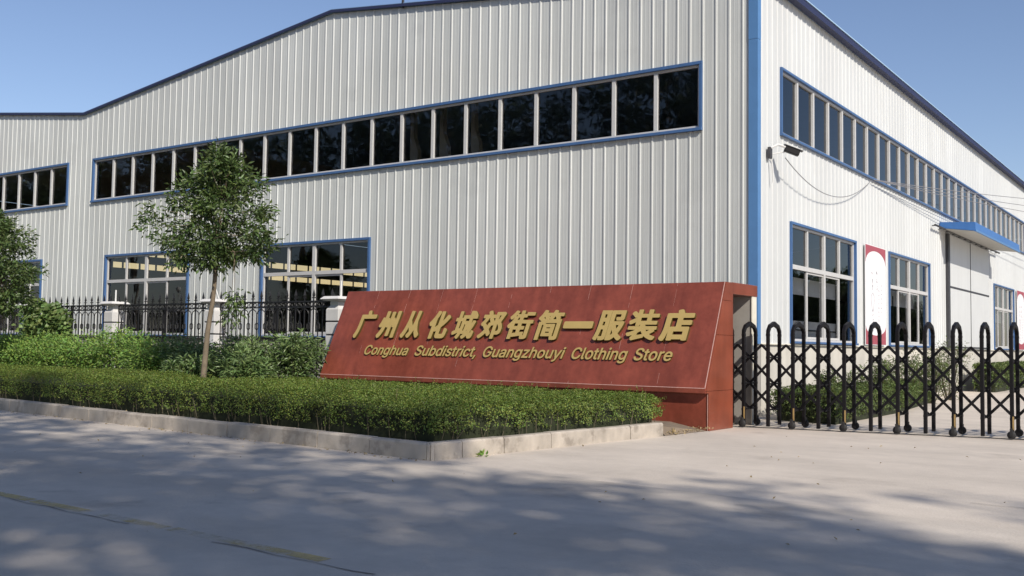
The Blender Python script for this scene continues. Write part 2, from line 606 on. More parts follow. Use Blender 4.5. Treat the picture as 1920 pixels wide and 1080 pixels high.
def gable(x):
    k = [(-48.4, 9.08), (-36.3, 10.54), (-24.16, 9.08), (-12.33, 10.54), (0.0, 9.10)]
    for (a, za), (b, zb) in zip(k, k[1:]):
        if a <= x <= b:
            return za + (zb - za) * (x - a) / (b - a)
    return 9.1

def clad(u0, u1, z0, topf, holes, P, extra=(), rib=0.30):
    """ribbed sheet: u along wall, P(u, off, z) -> point; off = distance outwards"""
    kn = {}
    n0, n1 = int(math.floor(u0 / rib)) - 1, int(math.ceil(u1 / rib)) + 1
    prof = [(-.030, 0), (-.015, .018), (.015, .018), (.030, 0), (.085, 0), (.10, .003), (.115, 0), (.185, 0), (.20, .003), (.215, 0)]
    ks = []
    for i in range(n0, n1 + 1):
        for du, h in prof:
            ks.append((i * rib + du, h))
    ks.sort()
    us, hs = [a for a, b in ks], [b for a, b in ks]
    cuts = {u0, u1, *extra}
    for h in holes:
        cuts |= {h[0], h[1]}
    allu = sorted({u for u in us if u0 < u < u1} | {c for c in cuts if u0 <= c <= u1})
    hv = np.interp(allu, us, hs)
    m = MB()
    for (a, ha), (b, hb) in zip(zip(allu, hv), zip(allu[1:], hv[1:])):
        if b - a < 1e-6:
            continue
        mid = (a + b) / 2
        iv = sorted([(h[2], h[3]) for h in holes if h[0] - 1e-6 <= mid <= h[1] + 1e-6])
        zz = z0
        for (h0, h1) in iv:
            if h0 > zz:
                m.poly([P(a, ha, zz), P(b, hb, zz), P(b, hb, h0), P(a, ha, h0)])
            zz = h1
        m.poly([P(a, ha, zz), P(b, hb, zz), P(b, hb, topf(b)), P(a, ha, topf(a))])
    return m

FR = lambda u, off, z: (u, -off, z)          # front facade, outward = -Y
SD = lambda u, off, z: (off, u, z)           # side facade, outward = +X
front_strips = [(-23.56, -1.20), (-47.4, -25.0)]
front_wins = [(-15.0, -10.72), (-22.66, -18.27), (-30.85, -26.45)]
side_strips = [(1.33, 34.0), (36.0, 61.0)]
side_wins = [(1.92, 6.70), (9.80, 14.56), (25.30, 29.95), (37.5, 42.2), (45.0, 49.7)]
tr = 0.05
fh = [(a + tr, b - tr, ZB + tr, ZT - tr) for a, b in front_strips] + [(a + tr, b - tr, ZS + tr, ZW - tr) for a, b in front_wins]
sh = [(a + tr, b - tr, ZB + tr, ZT - tr) for a, b in side_strips] + [(a + tr, b - tr, ZS + tr, ZW - tr) for a, b in side_wins]
clad(XL, 0.0, ZP, gable, fh, FR, extra=(-36.3, -24.16, -12.33)).build("ribbed_wall", M["grey_clad"], wh, fix=False)
clad(0.0, YL, ZP, lambda u: 9.13, sh, SD).build("ribbed_wall", M["white_clad"], wh, fix=False)
# rear and far walls; the far wall has two long glazed slots
b = MB()
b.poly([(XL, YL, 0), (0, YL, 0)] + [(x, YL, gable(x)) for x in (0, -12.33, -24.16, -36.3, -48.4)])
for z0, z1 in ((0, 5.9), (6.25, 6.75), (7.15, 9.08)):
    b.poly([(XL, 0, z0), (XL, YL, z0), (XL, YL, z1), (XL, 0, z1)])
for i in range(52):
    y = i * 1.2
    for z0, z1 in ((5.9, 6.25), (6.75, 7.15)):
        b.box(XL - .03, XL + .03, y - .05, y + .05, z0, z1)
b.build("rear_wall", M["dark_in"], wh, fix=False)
b = MB()
for z0, z1 in ((5.9, 6.25), (6.75, 7.15)):
    b.poly([(XL, 0, z0), (XL, YL, z0), (XL, YL, z1), (XL, 0, z1)])
b.build("slot_glazing", M["warmglass"], wh, fix=False)
# plinth
b = MB()
b.box(XL, -0.001, 0.015, 0.24, -0.05, ZP - .004)
b.build("plinth", M["render_grey"], wh)
b = MB()
b.box(-0.235, -0.012, 0.016, YL, -0.05, ZP - .004)
b.build("plinth", M["plinth"], wh)
b = MB()
b.poly([(XL, 0.2, 0.2), (-.2, 0.2, 0.2), (-.2, YL, 0.2), (XL, YL, 0.2)])
b.build("floor", M["floor"], wh, fix=False)
# inner lining, so the inside reads as a dim hall
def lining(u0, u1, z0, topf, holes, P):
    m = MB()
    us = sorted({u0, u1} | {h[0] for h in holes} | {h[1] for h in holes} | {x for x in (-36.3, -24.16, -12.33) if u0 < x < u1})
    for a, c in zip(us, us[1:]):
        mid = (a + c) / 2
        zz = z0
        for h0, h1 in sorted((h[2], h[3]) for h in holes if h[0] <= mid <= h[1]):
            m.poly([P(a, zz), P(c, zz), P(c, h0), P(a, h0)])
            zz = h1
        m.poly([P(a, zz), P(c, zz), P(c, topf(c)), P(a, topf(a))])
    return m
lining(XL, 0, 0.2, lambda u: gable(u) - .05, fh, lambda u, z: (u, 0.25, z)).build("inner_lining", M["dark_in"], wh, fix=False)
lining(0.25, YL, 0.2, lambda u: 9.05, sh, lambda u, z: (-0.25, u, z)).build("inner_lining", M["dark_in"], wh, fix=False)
# roof sheets with a thin navy verge and eave gutter
ks = [(-48.4, 9.08), (-36.3, 10.54), (-24.16, 9.08), (-12.33, 10.54), (0.03, 9.115)]
b = MB()
for (xa, za), (xb, zb) in zip(ks, ks[1:]):
    b.hexa([(xa, -.07, za + .012), (xb, -.07, zb + .012), (xb, YL + .1, zb + .012), (xa, YL + .1, za + .012),
            (xa, -.07, za + .10), (xb, -.07, zb + .10), (xb, YL + .1, zb + .10), (xa, YL + .1, za + .10)])
b.build("roof", M["roof"], wh)
b = MB()
for (xa, za), (xb, zb) in zip(ks, ks[1:]):
    b.hexa([(xa, -.10, za), (xb, -.10, zb), (xb, -.072, zb), (xa, -.072, za),
            (xa, -.10, za + .075), (xb, -.10, zb + .075), (xb, -.072, zb + .075), (xa, -.072, za + .075)])
b.build("verge_trim", M["navy"], wh)
b = MB()
b.box(0.04, 0.21, 0.17, YL, 9.105, 9.26)
b.build("eave_trim", M["navy"], wh)
b = MB()
b.box(0.03, 0.235, -.1, YL, 9.262, 9.285)
b.build("gutter_lip", M["paleblue"], wh)
b = MB()
b.bar((-9.72, -.05, 10.2), (-9.72, -.05, 10.42), .05)
b.build("roof_bracket", M["darkmetal"], wh)
# corner trim in two lengths
for z0, z1 in ((ZP - .01, 7.80), (7.806, 9.12)):
    b = MB()
    k = 0.003 if z0 > 5 else 0.0
    b.prism([(-.158, -.034 - k), (.042 + k, -.034 - k), (.042 + k, .140), (.034, .140), (.034, -.026), (-.158, -.026)], 'z', z0, z1)
    b.build("corner_trim", M["lightblue"], wh)
# drip flashing at the foot of the cladding
b = MB()
b.prism([(-0.05, 1.488), (0.0, 1.50), (0.0, 1.482), (-0.05, 1.474)], 'x', XL, -.18)
b.build("drip_flashing", M["darkmetal"], wh)
b = MB()
b.prism([(0.045, 1.488), (0.0, 1.50), (0.0, 1.482), (0.045, 1.474)], 'y', .18, YL)
b.build("drip_flashing", M["cream"], wh)

def window(name, P, u0, u1, z0, z1, npane, transom=None, frame_mat=None, w=0.07):
    """blue flashing proud of the wall > aluminium mullions, rails and glass set back in it"""
    fm = frame_mat or M["blue"]
    def bx(m, ua, ub, oa, ob, za, zb, mi=0):
        p = [P(ua, oa, za), P(ub, oa, za), P(ub, ob, za), P(ua, ob, za), P(ua, oa, zb), P(ub, oa, zb), P(ub, ob, zb), P(ua, ob, zb)]
        m.hexa(p, mi)
    f = MB()
    bx(f, u0, u1, -.10, .055, z1 - w, z1)
    bx(f, u0 - .004, u1 + .004, -.10, .085, z0, z0 + w * 0.9)
    bx(f, u0, u0 + w, -.10, .052, z0 + w * 0.9, z1 - w)
    bx(f, u1 - w, u1, -.10, .052, z0 + w * 0.9, z1 - w)
    fo = f.build(name, fm, wh, bevel=.004)
    a, c = u0 + w, u1 - w
    lo, hi = z0 + w * .9, z1 - w
    q = MB()
    bx(q, a, c, -.075, -.015, hi - .05, hi)
    bx(q, a, c, -.075, -.005, lo, lo + .055)
    bx(q, a, a + .05, -.075, -.015, lo + .055, hi - .05)
    bx(q, c - .05, c, -.075, -.015, lo + .055, hi - .05)
    q.build("sash_frame", M["alu"], fo)
    step = (c - a) / npane
    if transom is None:
        for i in range(1, npane):
            q = MB()
            u = a + step * i
            bx(q, u - .042, u + .042, -.075, -.004, lo + .056, hi - .051)
            q.build("mullion", M["alu"], fo)
    else:
        q = MB()
        bx(q, a + .051, c - .051, -.075, -.004, transom - .05, transom + .05)
        q.build("transom", M["alu"], fo)
        for i in range(1, npane):
            u = a + step * i
            hw = .055 if i == npane // 2 else .035
            q = MB()
            bx(q, u - hw, u + hw, -.075, -.002 if i == npane // 2 else -.012, transom + .051, hi - .051)
            bx(q, u - hw, u + hw, -.075, -.002 if i == npane // 2 else -.030, lo + .056, transom - .051)
            q.build("mullion", M["alu"], fo)
        # sliding sashes, inner pair
        for k0 in (0, 2):
            q = MB()
            ua, ub = a + step * (k0 + (1 if k0 == 0 else 0)) - .02, a + step * (k0 + (2 if k0 == 0 else 1)) + .02
            for (za, zb) in ((lo + .06, lo + .11), (transom - .10, transom - .055)):
                bx(q, ua, ub, -.068, -.035, za, zb)
            bx(q, ua, ua + .045, -.068, -.034, lo + .11, transom - .10)
            bx(q, ub - .045, ub, -.068, -.034, lo + .11, transom - .10)
            q.build("sliding_sash", M["alu"], fo)
    q = MB()
    # slightly different set of each pane, as real glazing has
    for i in range(npane):
        ua, ub = a + step * i, a + step * (i + 1)
        for za, zb in ([(lo, hi)] if transom is None else [(lo, transom), (transom, hi)]):
            t1, t2 = random.uniform(-.004, .004), random.uniform(-.004, .004)
            q.poly([P(ua, -.06 + t1, za), P(ub, -.06 - t1, za), P(ub, -.06 - t1 + t2, zb), P(ua, -.06 + t1 + t2, zb)])
    q.build("pane", M["glass"], fo, fix=False)
    return fo
for a, b_ in front_strips:
    window("strip_window", FR, a, b_, ZB, ZT, 21)
for a, b_ in side_strips:
    window("strip_window", SD, a, b_, ZB, ZT, int(round((b_ - a) / 1.09)), w=.055)
for a, b_ in front_wins:
    window("window", FR, a, b_, ZS, ZW, 4, 3.32)
for a, b_ in side_wins:
    window("window", SD, a, b_, ZS, ZW, 4, 3.22, w=.055)

# canopy over the loading door
b = MB()
b.prism([(.034, 5.505), (.034, 5.70), (1.13, 5.64), (1.145, 5.34), (1.11, 5.335), (1.10, 5.36)], 'y', 15.95, 24.35)
can = b.build("canopy", M["canopy"], wh)
b = MB()
b.prism([(.034, 5.500), (1.095, 5.352), (1.095, 5.345), (.034, 5.485)], 'y', 15.99, 24.31)
b.build("soffit", M["soffit"], can)
b = MB()
b.box(1.148, 1.160, 15.95, 24.35, 5.335, 5.40)
b.build("fascia_lip", M["lightblue"], can)
# sliding door
dr = MB()
dr.box(.045, .085, 17.05, 24.0, ZP + .01, 5.40)
door = dr.build("loading_door", M["door"], wh)
dr = MB()
dr.box(.086, .094, 20.45, 20.53, ZP + .02, 5.38)
dr.box(.086, .092, 17.10, 20.44, 3.57, 3.64)
dr.box(.086, .092, 20.54, 23.95, 3.57, 3.64)
dr.box(.086, .092, 17.10, 23.95, ZP + .03, ZP + .09)
dr.build("door_joint", M["darkmetal"], door)
dr = MB()
dr.box(.034, .12, 16.80, 17.04, ZP + .01, 5.40)
dr.build("door_post", M["darkmetal"], wh)
dr = MB()
dr.tube([(.17, 14.7, 5.47), (.17, 25.75, 5.47)], .035, 8)
for i in range(12):
    y = 14.9 + i * .97
    dr.box(.03, .17, y - .02, y + .02, 5.455, 5.485)
dr.build("door_rail", M["darkmetal"], wh)
# white boards and posts standing just inside the side windows
b = MB()
for y0, y1, (za, zb) in ((1.6, 7.6, (2.68, 3.08)), (1.6, 7.6, (1.50, 2.06)), (9.6, 16.5, (2.75, 3.22)), (25.2, 29.8, (2.7, 3.1))):
    b.box(-.52, -.48, y0, y1, za, zb)
    b.build("partition", M["board"], wh)
    b = MB()
b = MB()
for y0 in (4.2, 5.35, 6.6, 10.6, 12.0):
    b.box(-.475, -.45, y0, y0 + .04, .2, 3.05)
b.box(-.475, -.455, 1.6, 7.75, 1.83, 1.86)
b.build("partition_post", M["darkmetal"], wh)
# pale steel columns with haunches, seen dimly behind the front strip window
for x in (-10.45, -9.40, -8.33):
    b = MB()
    b.prism([(x - .14, .2), (x + .14, .2), (x + .14, 6.72), (x - .01, 7.1), (x - .04, 8.9), (x - .14, 8.9)], 'y', 1.35, 1.5)
    b.build("steel_column", M["render_grey"], wh)

# ================================================================== monument sign
SX0, SX1 = -8.2, 0.79
sg = thing("monument_sign", "long slanted red granite sign with raised gold lettering behind the hedge", "sign", (0, 0, 0))
YF, ZF0, YT, ZT2 = -4.2, .70, -3.39, 2.53
b = MB()
b.prism([(-4.08, -.05), (-3.1, -.05), (-3.1, 2.30), (-3.36, 2.30), (-4.08, .64)], 'x', SX0 + .02, SX1 - .002)
b.build("base", M["granite"], sg)
b = MB()
b.prism([(YF, .62), (-4.06, .615), (YT + .02, 2.305), (-3.095, 2.305), (-3.095, ZT2), (YT, ZT2), (YF, ZF0)], 'x', SX0, SX1)
b.build("slanted_face", M["granite"], sg, bevel=.006)
b = MB()
# side cheek slabs with open joints
for (za, zb) in ((0, .655), (.662, 1.60), (1.607, 2.20), (2.207, 2.527)):
    def yf(z):
        return -4.10 if z < .62 else (YF + .004 + (z - .70) * (YT - YF) / (ZT2 - .70) if z > .70 else YF + .004)
    poly = [(yf(za + (1e-3 if za > 0 else 0)) if za > .6 else -4.10, za), (-3.10, za), (-3.10, zb), (yf(zb), zb)]
    if za == 0:
        poly = [(-4.095, 0), (-3.10, 0), (-3.10, .655), (-4.19, .655), (-4.19, .625), (-4.095, .62)]
    b.prism(poly, 'x', SX1 + .001, SX1 + .018)
b.build("side_slab", M["granite_side"], sg)
b = MB()
# pale mortar lines: along the lip, the arris, and hairline joints between the face slabs
sv = Vector((0, YT - YF, ZT2 - ZF0)).normalized()
nv = Vector((1, 0, 0)).cross(sv)
def face(x, s, o=0.0):
    return Vector((x, YF, ZF0)) + sv * s + nv * o
SL = 2.00
def strip(x0, s0, x1, s1, w, o=.002):
    a, c = face(x0, s0, o), face(x1, s1, o)
    d = (c - a).normalized()
    t = nv.cross(d) * (w / 2)
    b.poly([a - t, c - t, c + t, a + t])
strip(SX0, .006, SX1, .006, .010)
strip(SX1 - .008, 0, SX1 - .008, SL, .016)
for i, x in enumerate(np.linspace(SX0 + .95, SX1 - .9, 9)):
    s = SL
    while s > .02:
        l = random.uniform(.06, .34)
        if random.random() < (.6 if (s > 1.6 or s < .3) else .25):
            strip(x + random.uniform(-.004, .004), s, x + random.uniform(-.004, .004), max(.01, s - l), random.uniform(.002, .005))
        s -= l + random.uniform(.02, .16)
b.poly([(SX1 - .012, -4.0955, 0), (SX1 + .001, -4.0955, 0), (SX1 + .001, -4.0955, .61), (SX1 - .012, -4.0955, .61)])
b.build("mortar_line", M["grout"], sg, fix=False)
# gold characters: outlines set out on the slanted face (thousandths of an em)
GLYPH = {"广":[[[76,1],[5,61],[0,91],[4,121],[34,168],[57,218],[74,268],[91,345],[101,445],[101,805],[105,835],[110,843],[123,849],[163,853],[453,854],[455,865],[432,925],[430,951],[433,978],[450,989],[513,1003],[553,1006],[593,1002],[610,989],[662,858],[666,854],[946,853],[986,849],[1001,841],[1008,805],[1008,748],[1003,718],[986,707],[943,703],[291,701],[288,691],[288,475],[284,408],[264,258],[247,185],[224,118],[200,68],[161,8],[143,0]]],"州":[[[95,1],[82,10],[28,68],[27,118],[83,181],[124,241],[159,315],[186,411],[182,415],[167,391],[152,381],[115,378],[75,381],[15,406],[4,415],[0,425],[1,468],[31,525],[59,595],[97,735],[112,743],[149,746],[195,740],[203,745],[204,928],[211,965],[225,973],[285,976],[365,973],[380,965],[387,928],[388,731],[395,726],[415,729],[459,724],[469,715],[485,680],[489,680],[490,691],[490,908],[495,942],[509,952],[552,956],[609,956],[655,950],[666,941],[670,908],[671,741],[679,736],[729,736],[742,732],[782,669],[785,670],[787,681],[787,928],[792,965],[805,975],[849,980],[912,979],[949,976],[962,969],[967,961],[970,925],[970,58],[963,18],[949,10],[852,6],[805,11],[792,21],[787,58],[786,381],[779,386],[749,385],[715,387],[705,391],[698,398],[679,456],[672,462],[670,111],[667,81],[659,71],[649,67],[609,63],[552,63],[512,67],[497,75],[490,111],[490,378],[485,383],[435,377],[395,381],[382,391],[375,412],[371,408],[367,368],[349,288],[336,248],[320,205],[273,118],[240,71],[175,4],[162,0]]],"从":[[[85,2],[4,59],[0,69],[1,112],[5,123],[59,192],[103,272],[133,346],[159,436],[187,569],[200,669],[210,789],[214,892],[224,962],[239,970],[282,974],[385,967],[402,956],[405,929],[404,872],[384,636],[462,533],[525,442],[536,462],[559,559],[580,679],[593,799],[605,959],[619,969],[662,974],[769,967],[779,962],[787,952],[790,922],[773,729],[759,612],[771,552],[811,429],[868,312],[915,242],[937,216],[1016,142],[1018,116],[1013,86],[963,22],[952,13],[912,10],[879,11],[869,15],[840,39],[779,105],[741,156],[715,199],[682,264],[675,270],[613,149],[575,95],[540,52],[500,12],[489,5],[415,5],[338,59],[331,69],[332,119],[400,189],[433,239],[411,256],[359,349],[342,371],[338,366],[309,266],[276,179],[243,112],[209,59],[177,16],[162,3],[122,0]]],"化":[[[219,0],[185,3],[175,8],[167,18],[164,44],[163,464],[159,468],[145,457],[132,453],[72,453],[58,458],[45,470],[2,534],[0,581],[4,591],[69,656],[103,698],[153,764],[218,871],[274,988],[289,996],[359,996],[427,974],[437,968],[443,958],[445,931],[439,894],[390,791],[347,714],[347,428],[352,419],[409,450],[470,494],[470,934],[474,964],[482,975],[532,983],[595,983],[639,978],[652,968],[657,931],[657,658],[662,648],[740,728],[825,842],[835,850],[875,854],[912,851],[992,799],[997,791],[999,768],[996,738],[950,678],[882,599],[822,539],[755,480],[662,406],[657,394],[657,194],[662,178],[669,173],[805,173],[817,178],[829,204],[837,241],[844,368],[855,380],[895,384],[935,381],[1015,339],[1020,331],[1024,294],[1010,168],[993,101],[967,58],[939,37],[905,24],[829,16],[655,16],[575,23],[539,34],[504,58],[488,81],[481,101],[470,184],[470,271],[465,277],[422,256],[355,256],[348,251],[347,48],[340,11],[325,3],[289,0]]],"城":[[[281,1],[220,48],[216,72],[219,92],[258,152],[281,205],[278,208],[261,202],[98,138],[44,137],[31,141],[24,148],[0,218],[0,248],[7,258],[108,294],[115,302],[115,602],[108,607],[31,607],[16,615],[13,625],[13,708],[16,722],[28,729],[108,730],[115,735],[117,948],[124,956],[138,960],[244,960],[262,952],[266,942],[267,735],[274,730],[311,730],[320,732],[325,738],[326,805],[331,813],[341,819],[623,822],[626,832],[626,958],[640,972],[754,973],[774,966],[831,966],[848,959],[914,903],[948,870],[968,845],[971,823],[988,813],[992,805],[993,715],[984,701],[971,697],[791,697],[784,693],[783,685],[794,537],[798,537],[805,555],[824,628],[838,639],[891,640],[941,630],[964,622],[972,612],[972,575],[932,445],[889,342],[840,252],[861,193],[864,193],[869,215],[873,282],[878,290],[888,295],[941,295],[1006,252],[1009,218],[999,128],[988,85],[975,55],[952,28],[914,11],[834,10],[811,17],[778,37],[760,55],[731,100],[724,104],[661,47],[608,8],[594,3],[551,4],[538,10],[483,62],[479,92],[488,106],[554,154],[560,165],[444,167],[434,162],[403,88],[385,55],[353,12],[334,0]],
[[657,268],[661,265],[664,268],[673,285],[664,328],[661,329]],
[[466,285],[501,284],[508,291],[512,305],[519,415],[519,492],[514,499],[484,500],[477,495],[473,455],[473,375],[463,292]],
[[268,358],[278,358],[314,367],[319,372],[326,508],[323,552],[326,598],[321,606],[274,607],[267,602]],
[[479,618],[631,617],[635,625],[631,692],[621,697],[481,696],[476,685],[476,625]]],"郊":[[[582,1],[571,8],[567,18],[567,465],[562,475],[532,454],[472,451],[419,331],[421,325],[505,226],[527,191],[527,165],[523,155],[473,98],[455,93],[415,93],[405,97],[350,171],[329,193],[222,90],[162,44],[119,18],[62,19],[2,78],[0,105],[5,116],[63,155],[134,211],[177,255],[223,315],[217,325],[109,434],[65,437],[55,441],[8,498],[9,535],[85,627],[131,701],[125,706],[45,707],[31,715],[27,725],[27,815],[35,825],[49,830],[236,831],[236,841],[202,901],[201,931],[212,945],[269,969],[325,970],[342,963],[383,901],[415,833],[422,830],[562,830],[567,838],[567,905],[575,915],[589,920],[915,923],[969,892],[982,878],[983,841],[857,571],[903,518],[929,481],[946,451],[966,395],[974,335],[974,298],[967,245],[955,213],[943,195],[922,173],[879,151],[842,143],[720,141],[717,131],[717,18],[709,4],[695,0]],
[[720,268],[769,266],[799,274],[809,285],[820,325],[806,385],[786,425],[750,475],[722,501],[718,498],[717,488],[717,278]],
[[294,455],[302,453],[305,459],[341,551],[355,559],[392,560],[399,565],[328,661],[327,688],[332,701],[325,706],[299,706],[292,703],[289,675],[274,645],[199,528],[202,524],[222,522],[232,516]],
[[562,601],[565,602],[567,611],[565,703],[555,706],[487,705],[492,690]],
[[718,651],[722,649],[725,654],[746,698],[783,785],[785,795],[782,799],[725,800],[718,795]]],"街":[[[149,1],[137,8],[134,18],[133,375],[129,378],[105,366],[65,366],[52,371],[2,441],[0,468],[5,480],[90,561],[123,601],[179,681],[201,721],[199,724],[195,722],[129,669],[75,666],[62,671],[54,678],[25,718],[17,735],[21,768],[80,818],[123,865],[163,915],[194,965],[209,973],[262,973],[322,952],[334,945],[340,935],[340,905],[309,855],[315,850],[424,851],[427,861],[427,958],[435,969],[449,973],[555,973],[572,966],[577,955],[577,858],[585,850],[674,851],[677,858],[678,905],[695,916],[989,916],[1005,909],[1010,898],[1010,815],[1007,805],[997,798],[719,796],[714,788],[713,745],[702,732],[585,730],[577,721],[577,658],[582,650],[709,650],[729,646],[1002,646],[1015,642],[1022,635],[1024,545],[1020,535],[1005,527],[939,526],[931,521],[930,81],[922,51],[912,36],[879,14],[835,3],[779,0],[679,1],[662,15],[641,81],[640,108],[632,112],[339,73],[289,72],[284,65],[283,15],[272,2]],
[[765,128],[775,131],[777,141],[776,521],[769,526],[582,529],[577,521],[579,443],[589,440],[702,440],[715,435],[724,421],[724,341],[720,328],[705,320],[580,318],[577,308],[578,238],[589,233],[689,246],[729,246],[742,242],[750,228],[748,135],[752,130]],
[[287,201],[309,200],[424,215],[427,225],[425,316],[415,320],[286,321],[284,211]],
[[286,438],[424,441],[427,451],[425,526],[415,530],[285,528]],
[[346,651],[424,651],[427,661],[425,726],[415,730],[374,728],[369,705],[345,658]],
[[250,775],[285,773],[292,776],[292,826],[285,823],[261,795],[249,778]]],"简":[[[68,1],[57,8],[53,18],[53,571],[58,579],[68,585],[128,587],[135,591],[98,631],[68,636],[8,677],[0,688],[0,715],[3,725],[49,775],[89,828],[112,868],[158,966],[171,973],[228,973],[298,952],[306,938],[306,915],[297,888],[305,883],[508,882],[519,895],[548,966],[561,973],[601,973],[671,959],[691,949],[696,941],[696,928],[688,888],[691,884],[935,883],[951,876],[956,868],[956,845],[956,785],[951,773],[938,767],[835,766],[826,761],[849,715],[849,671],[908,668],[919,661],[923,651],[923,105],[915,55],[895,30],[868,14],[831,7],[781,3],[665,3],[654,8],[646,18],[624,78],[625,115],[621,119],[291,120],[275,124],[266,138],[266,481],[261,489],[228,490],[211,498],[208,497],[206,488],[206,15],[201,7],[188,0]],
[[716,125],[758,123],[766,131],[765,543],[755,546],[358,546],[335,529],[332,521],[338,520],[695,520],[713,511],[716,498]],
[[416,231],[561,230],[566,238],[566,261],[555,266],[418,266],[413,258]],
[[416,378],[558,376],[566,381],[566,398],[558,406],[421,406],[414,401]],
[[264,671],[268,671],[269,675],[265,689],[235,751],[228,754],[200,715],[199,708],[231,702]],
[[419,671],[451,670],[459,671],[460,675],[428,694],[424,691]],
[[569,671],[685,670],[693,675],[662,735],[644,761],[635,766],[570,678]],
[[411,745],[415,742],[421,746],[433,758],[433,765],[405,765],[404,758]]],"一":[[[55,1],[18,5],[8,11],[4,19],[0,49],[0,119],[5,149],[22,160],[65,164],[958,164],[1005,159],[1015,153],[1020,145],[1023,115],[1023,45],[1019,15],[1002,4],[958,0]]],"服":[[[75,1],[8,38],[2,45],[0,58],[1,81],[23,131],[43,205],[57,271],[70,388],[74,455],[75,925],[82,932],[95,936],[432,935],[446,925],[448,911],[448,651],[444,621],[448,575],[448,111],[443,71],[437,51],[419,27],[375,7],[305,0],[215,0],[205,5],[196,15],[179,75],[175,86],[172,86],[139,7],[125,0]],
[[469,1],[457,8],[454,21],[455,921],[465,930],[479,933],[932,933],[945,930],[953,925],[957,915],[957,675],[949,651],[935,636],[902,617],[862,610],[692,612],[680,625],[658,681],[659,715],[675,726],[785,724],[802,728],[807,738],[806,801],[795,810],[612,810],[604,801],[604,601],[607,595],[615,593],[929,596],[972,582],[983,575],[987,565],[987,535],[976,485],[949,398],[923,331],[864,218],[880,198],[928,158],[1012,106],[1017,95],[1016,68],[959,4],[945,0],[902,0],[839,37],[779,89],[762,98],[690,38],[639,7],[602,6],[582,0]],
[[184,128],[189,125],[282,126],[293,131],[297,148],[297,328],[292,339],[222,340],[214,335],[203,228]],
[[605,165],[612,164],[635,183],[667,218],[609,326],[605,326],[604,311]],
[[758,365],[767,365],[779,388],[807,458],[809,468],[805,472],[722,473],[712,468],[735,410]],
[[224,465],[285,463],[295,466],[297,568],[294,578],[235,580],[225,576],[220,485]],
[[227,705],[285,703],[295,706],[297,801],[294,811],[235,813],[225,810],[224,715]]],"装":[[[211,1],[194,15],[174,65],[173,98],[178,109],[209,128],[221,158],[211,160],[108,130],[58,131],[43,141],[7,188],[3,198],[3,225],[9,235],[21,242],[101,261],[164,281],[244,312],[269,325],[273,331],[31,334],[21,340],[16,348],[14,435],[21,442],[34,446],[401,446],[409,448],[410,455],[403,468],[402,491],[391,498],[386,491],[385,465],[368,452],[258,452],[244,457],[236,468],[236,561],[231,570],[94,507],[44,507],[26,518],[0,581],[0,608],[6,618],[225,718],[168,720],[154,727],[114,769],[36,831],[33,838],[33,865],[38,876],[74,913],[88,920],[138,923],[151,919],[232,861],[236,868],[236,961],[241,973],[258,980],[364,980],[378,975],[386,965],[386,851],[389,841],[578,840],[586,848],[586,961],[591,973],[608,980],[721,980],[734,975],[742,965],[743,851],[746,841],[954,840],[971,833],[976,821],[976,738],[972,728],[964,722],[751,720],[743,711],[743,625],[748,617],[938,616],[954,609],[959,601],[959,578],[959,515],[954,503],[938,496],[584,496],[575,491],[592,455],[601,447],[971,446],[989,438],[993,408],[993,351],[989,341],[974,333],[927,331],[936,311],[936,288],[929,278],[901,257],[799,198],[804,191],[878,157],[981,129],[999,118],[1003,108],[1001,81],[959,21],[944,13],[884,13],[814,34],[708,82],[624,135],[617,128],[615,95],[601,84],[384,35],[304,15],[261,0]],
[[379,165],[518,190],[551,197],[554,201],[530,228],[481,293],[378,231],[376,175]],
[[673,288],[681,285],[701,294],[745,321],[752,331],[642,331],[643,325]],
[[387,618],[391,615],[581,617],[586,625],[585,715],[574,720],[391,719],[386,711]]],"店":[[[80,1],[6,50],[2,58],[0,81],[2,108],[30,161],[54,225],[71,291],[84,371],[91,455],[91,825],[95,855],[100,863],[113,869],[153,873],[450,873],[454,881],[438,911],[438,955],[442,965],[473,979],[520,989],[556,992],[596,988],[611,978],[673,874],[956,873],[996,869],[1011,861],[1018,825],[1018,771],[1013,738],[1000,728],[953,723],[670,723],[661,715],[661,658],[666,650],[926,650],[970,645],[983,635],[988,601],[988,548],[983,515],[973,506],[926,500],[670,500],[661,491],[661,455],[666,447],[880,446],[923,442],[937,431],[941,395],[941,65],[938,31],[933,23],[920,17],[856,10],[776,18],[765,25],[761,45],[753,50],[450,50],[439,45],[434,21],[420,13],[323,10],[276,14],[263,25],[258,58],[256,262],[253,261],[249,248],[220,128],[200,73],[170,15],[161,5],[150,0]],
[[445,198],[753,197],[758,205],[757,291],[746,296],[446,296],[441,288],[438,228],[438,211]],
[[277,445],[466,446],[476,450],[478,711],[475,721],[290,723],[280,720],[278,555],[275,535]]],"w0":[[[1485,1],[1422,17],[1391,34],[1355,74],[1348,91],[1352,104],[1392,129],[1412,133],[1422,129],[1449,100],[1475,84],[1505,79],[1552,84],[1579,98],[1599,119],[1607,148],[1606,188],[1602,191],[1579,174],[1535,157],[1475,156],[1420,174],[1394,191],[1377,208],[1348,254],[1331,318],[1331,391],[1348,454],[1365,488],[1394,521],[1419,539],[1459,555],[1479,559],[1532,559],[1565,549],[1602,525],[1605,526],[1609,544],[1615,552],[1629,556],[1679,555],[1690,548],[1694,531],[1694,134],[1683,91],[1669,64],[1655,48],[1612,19],[1562,3],[1535,0]],
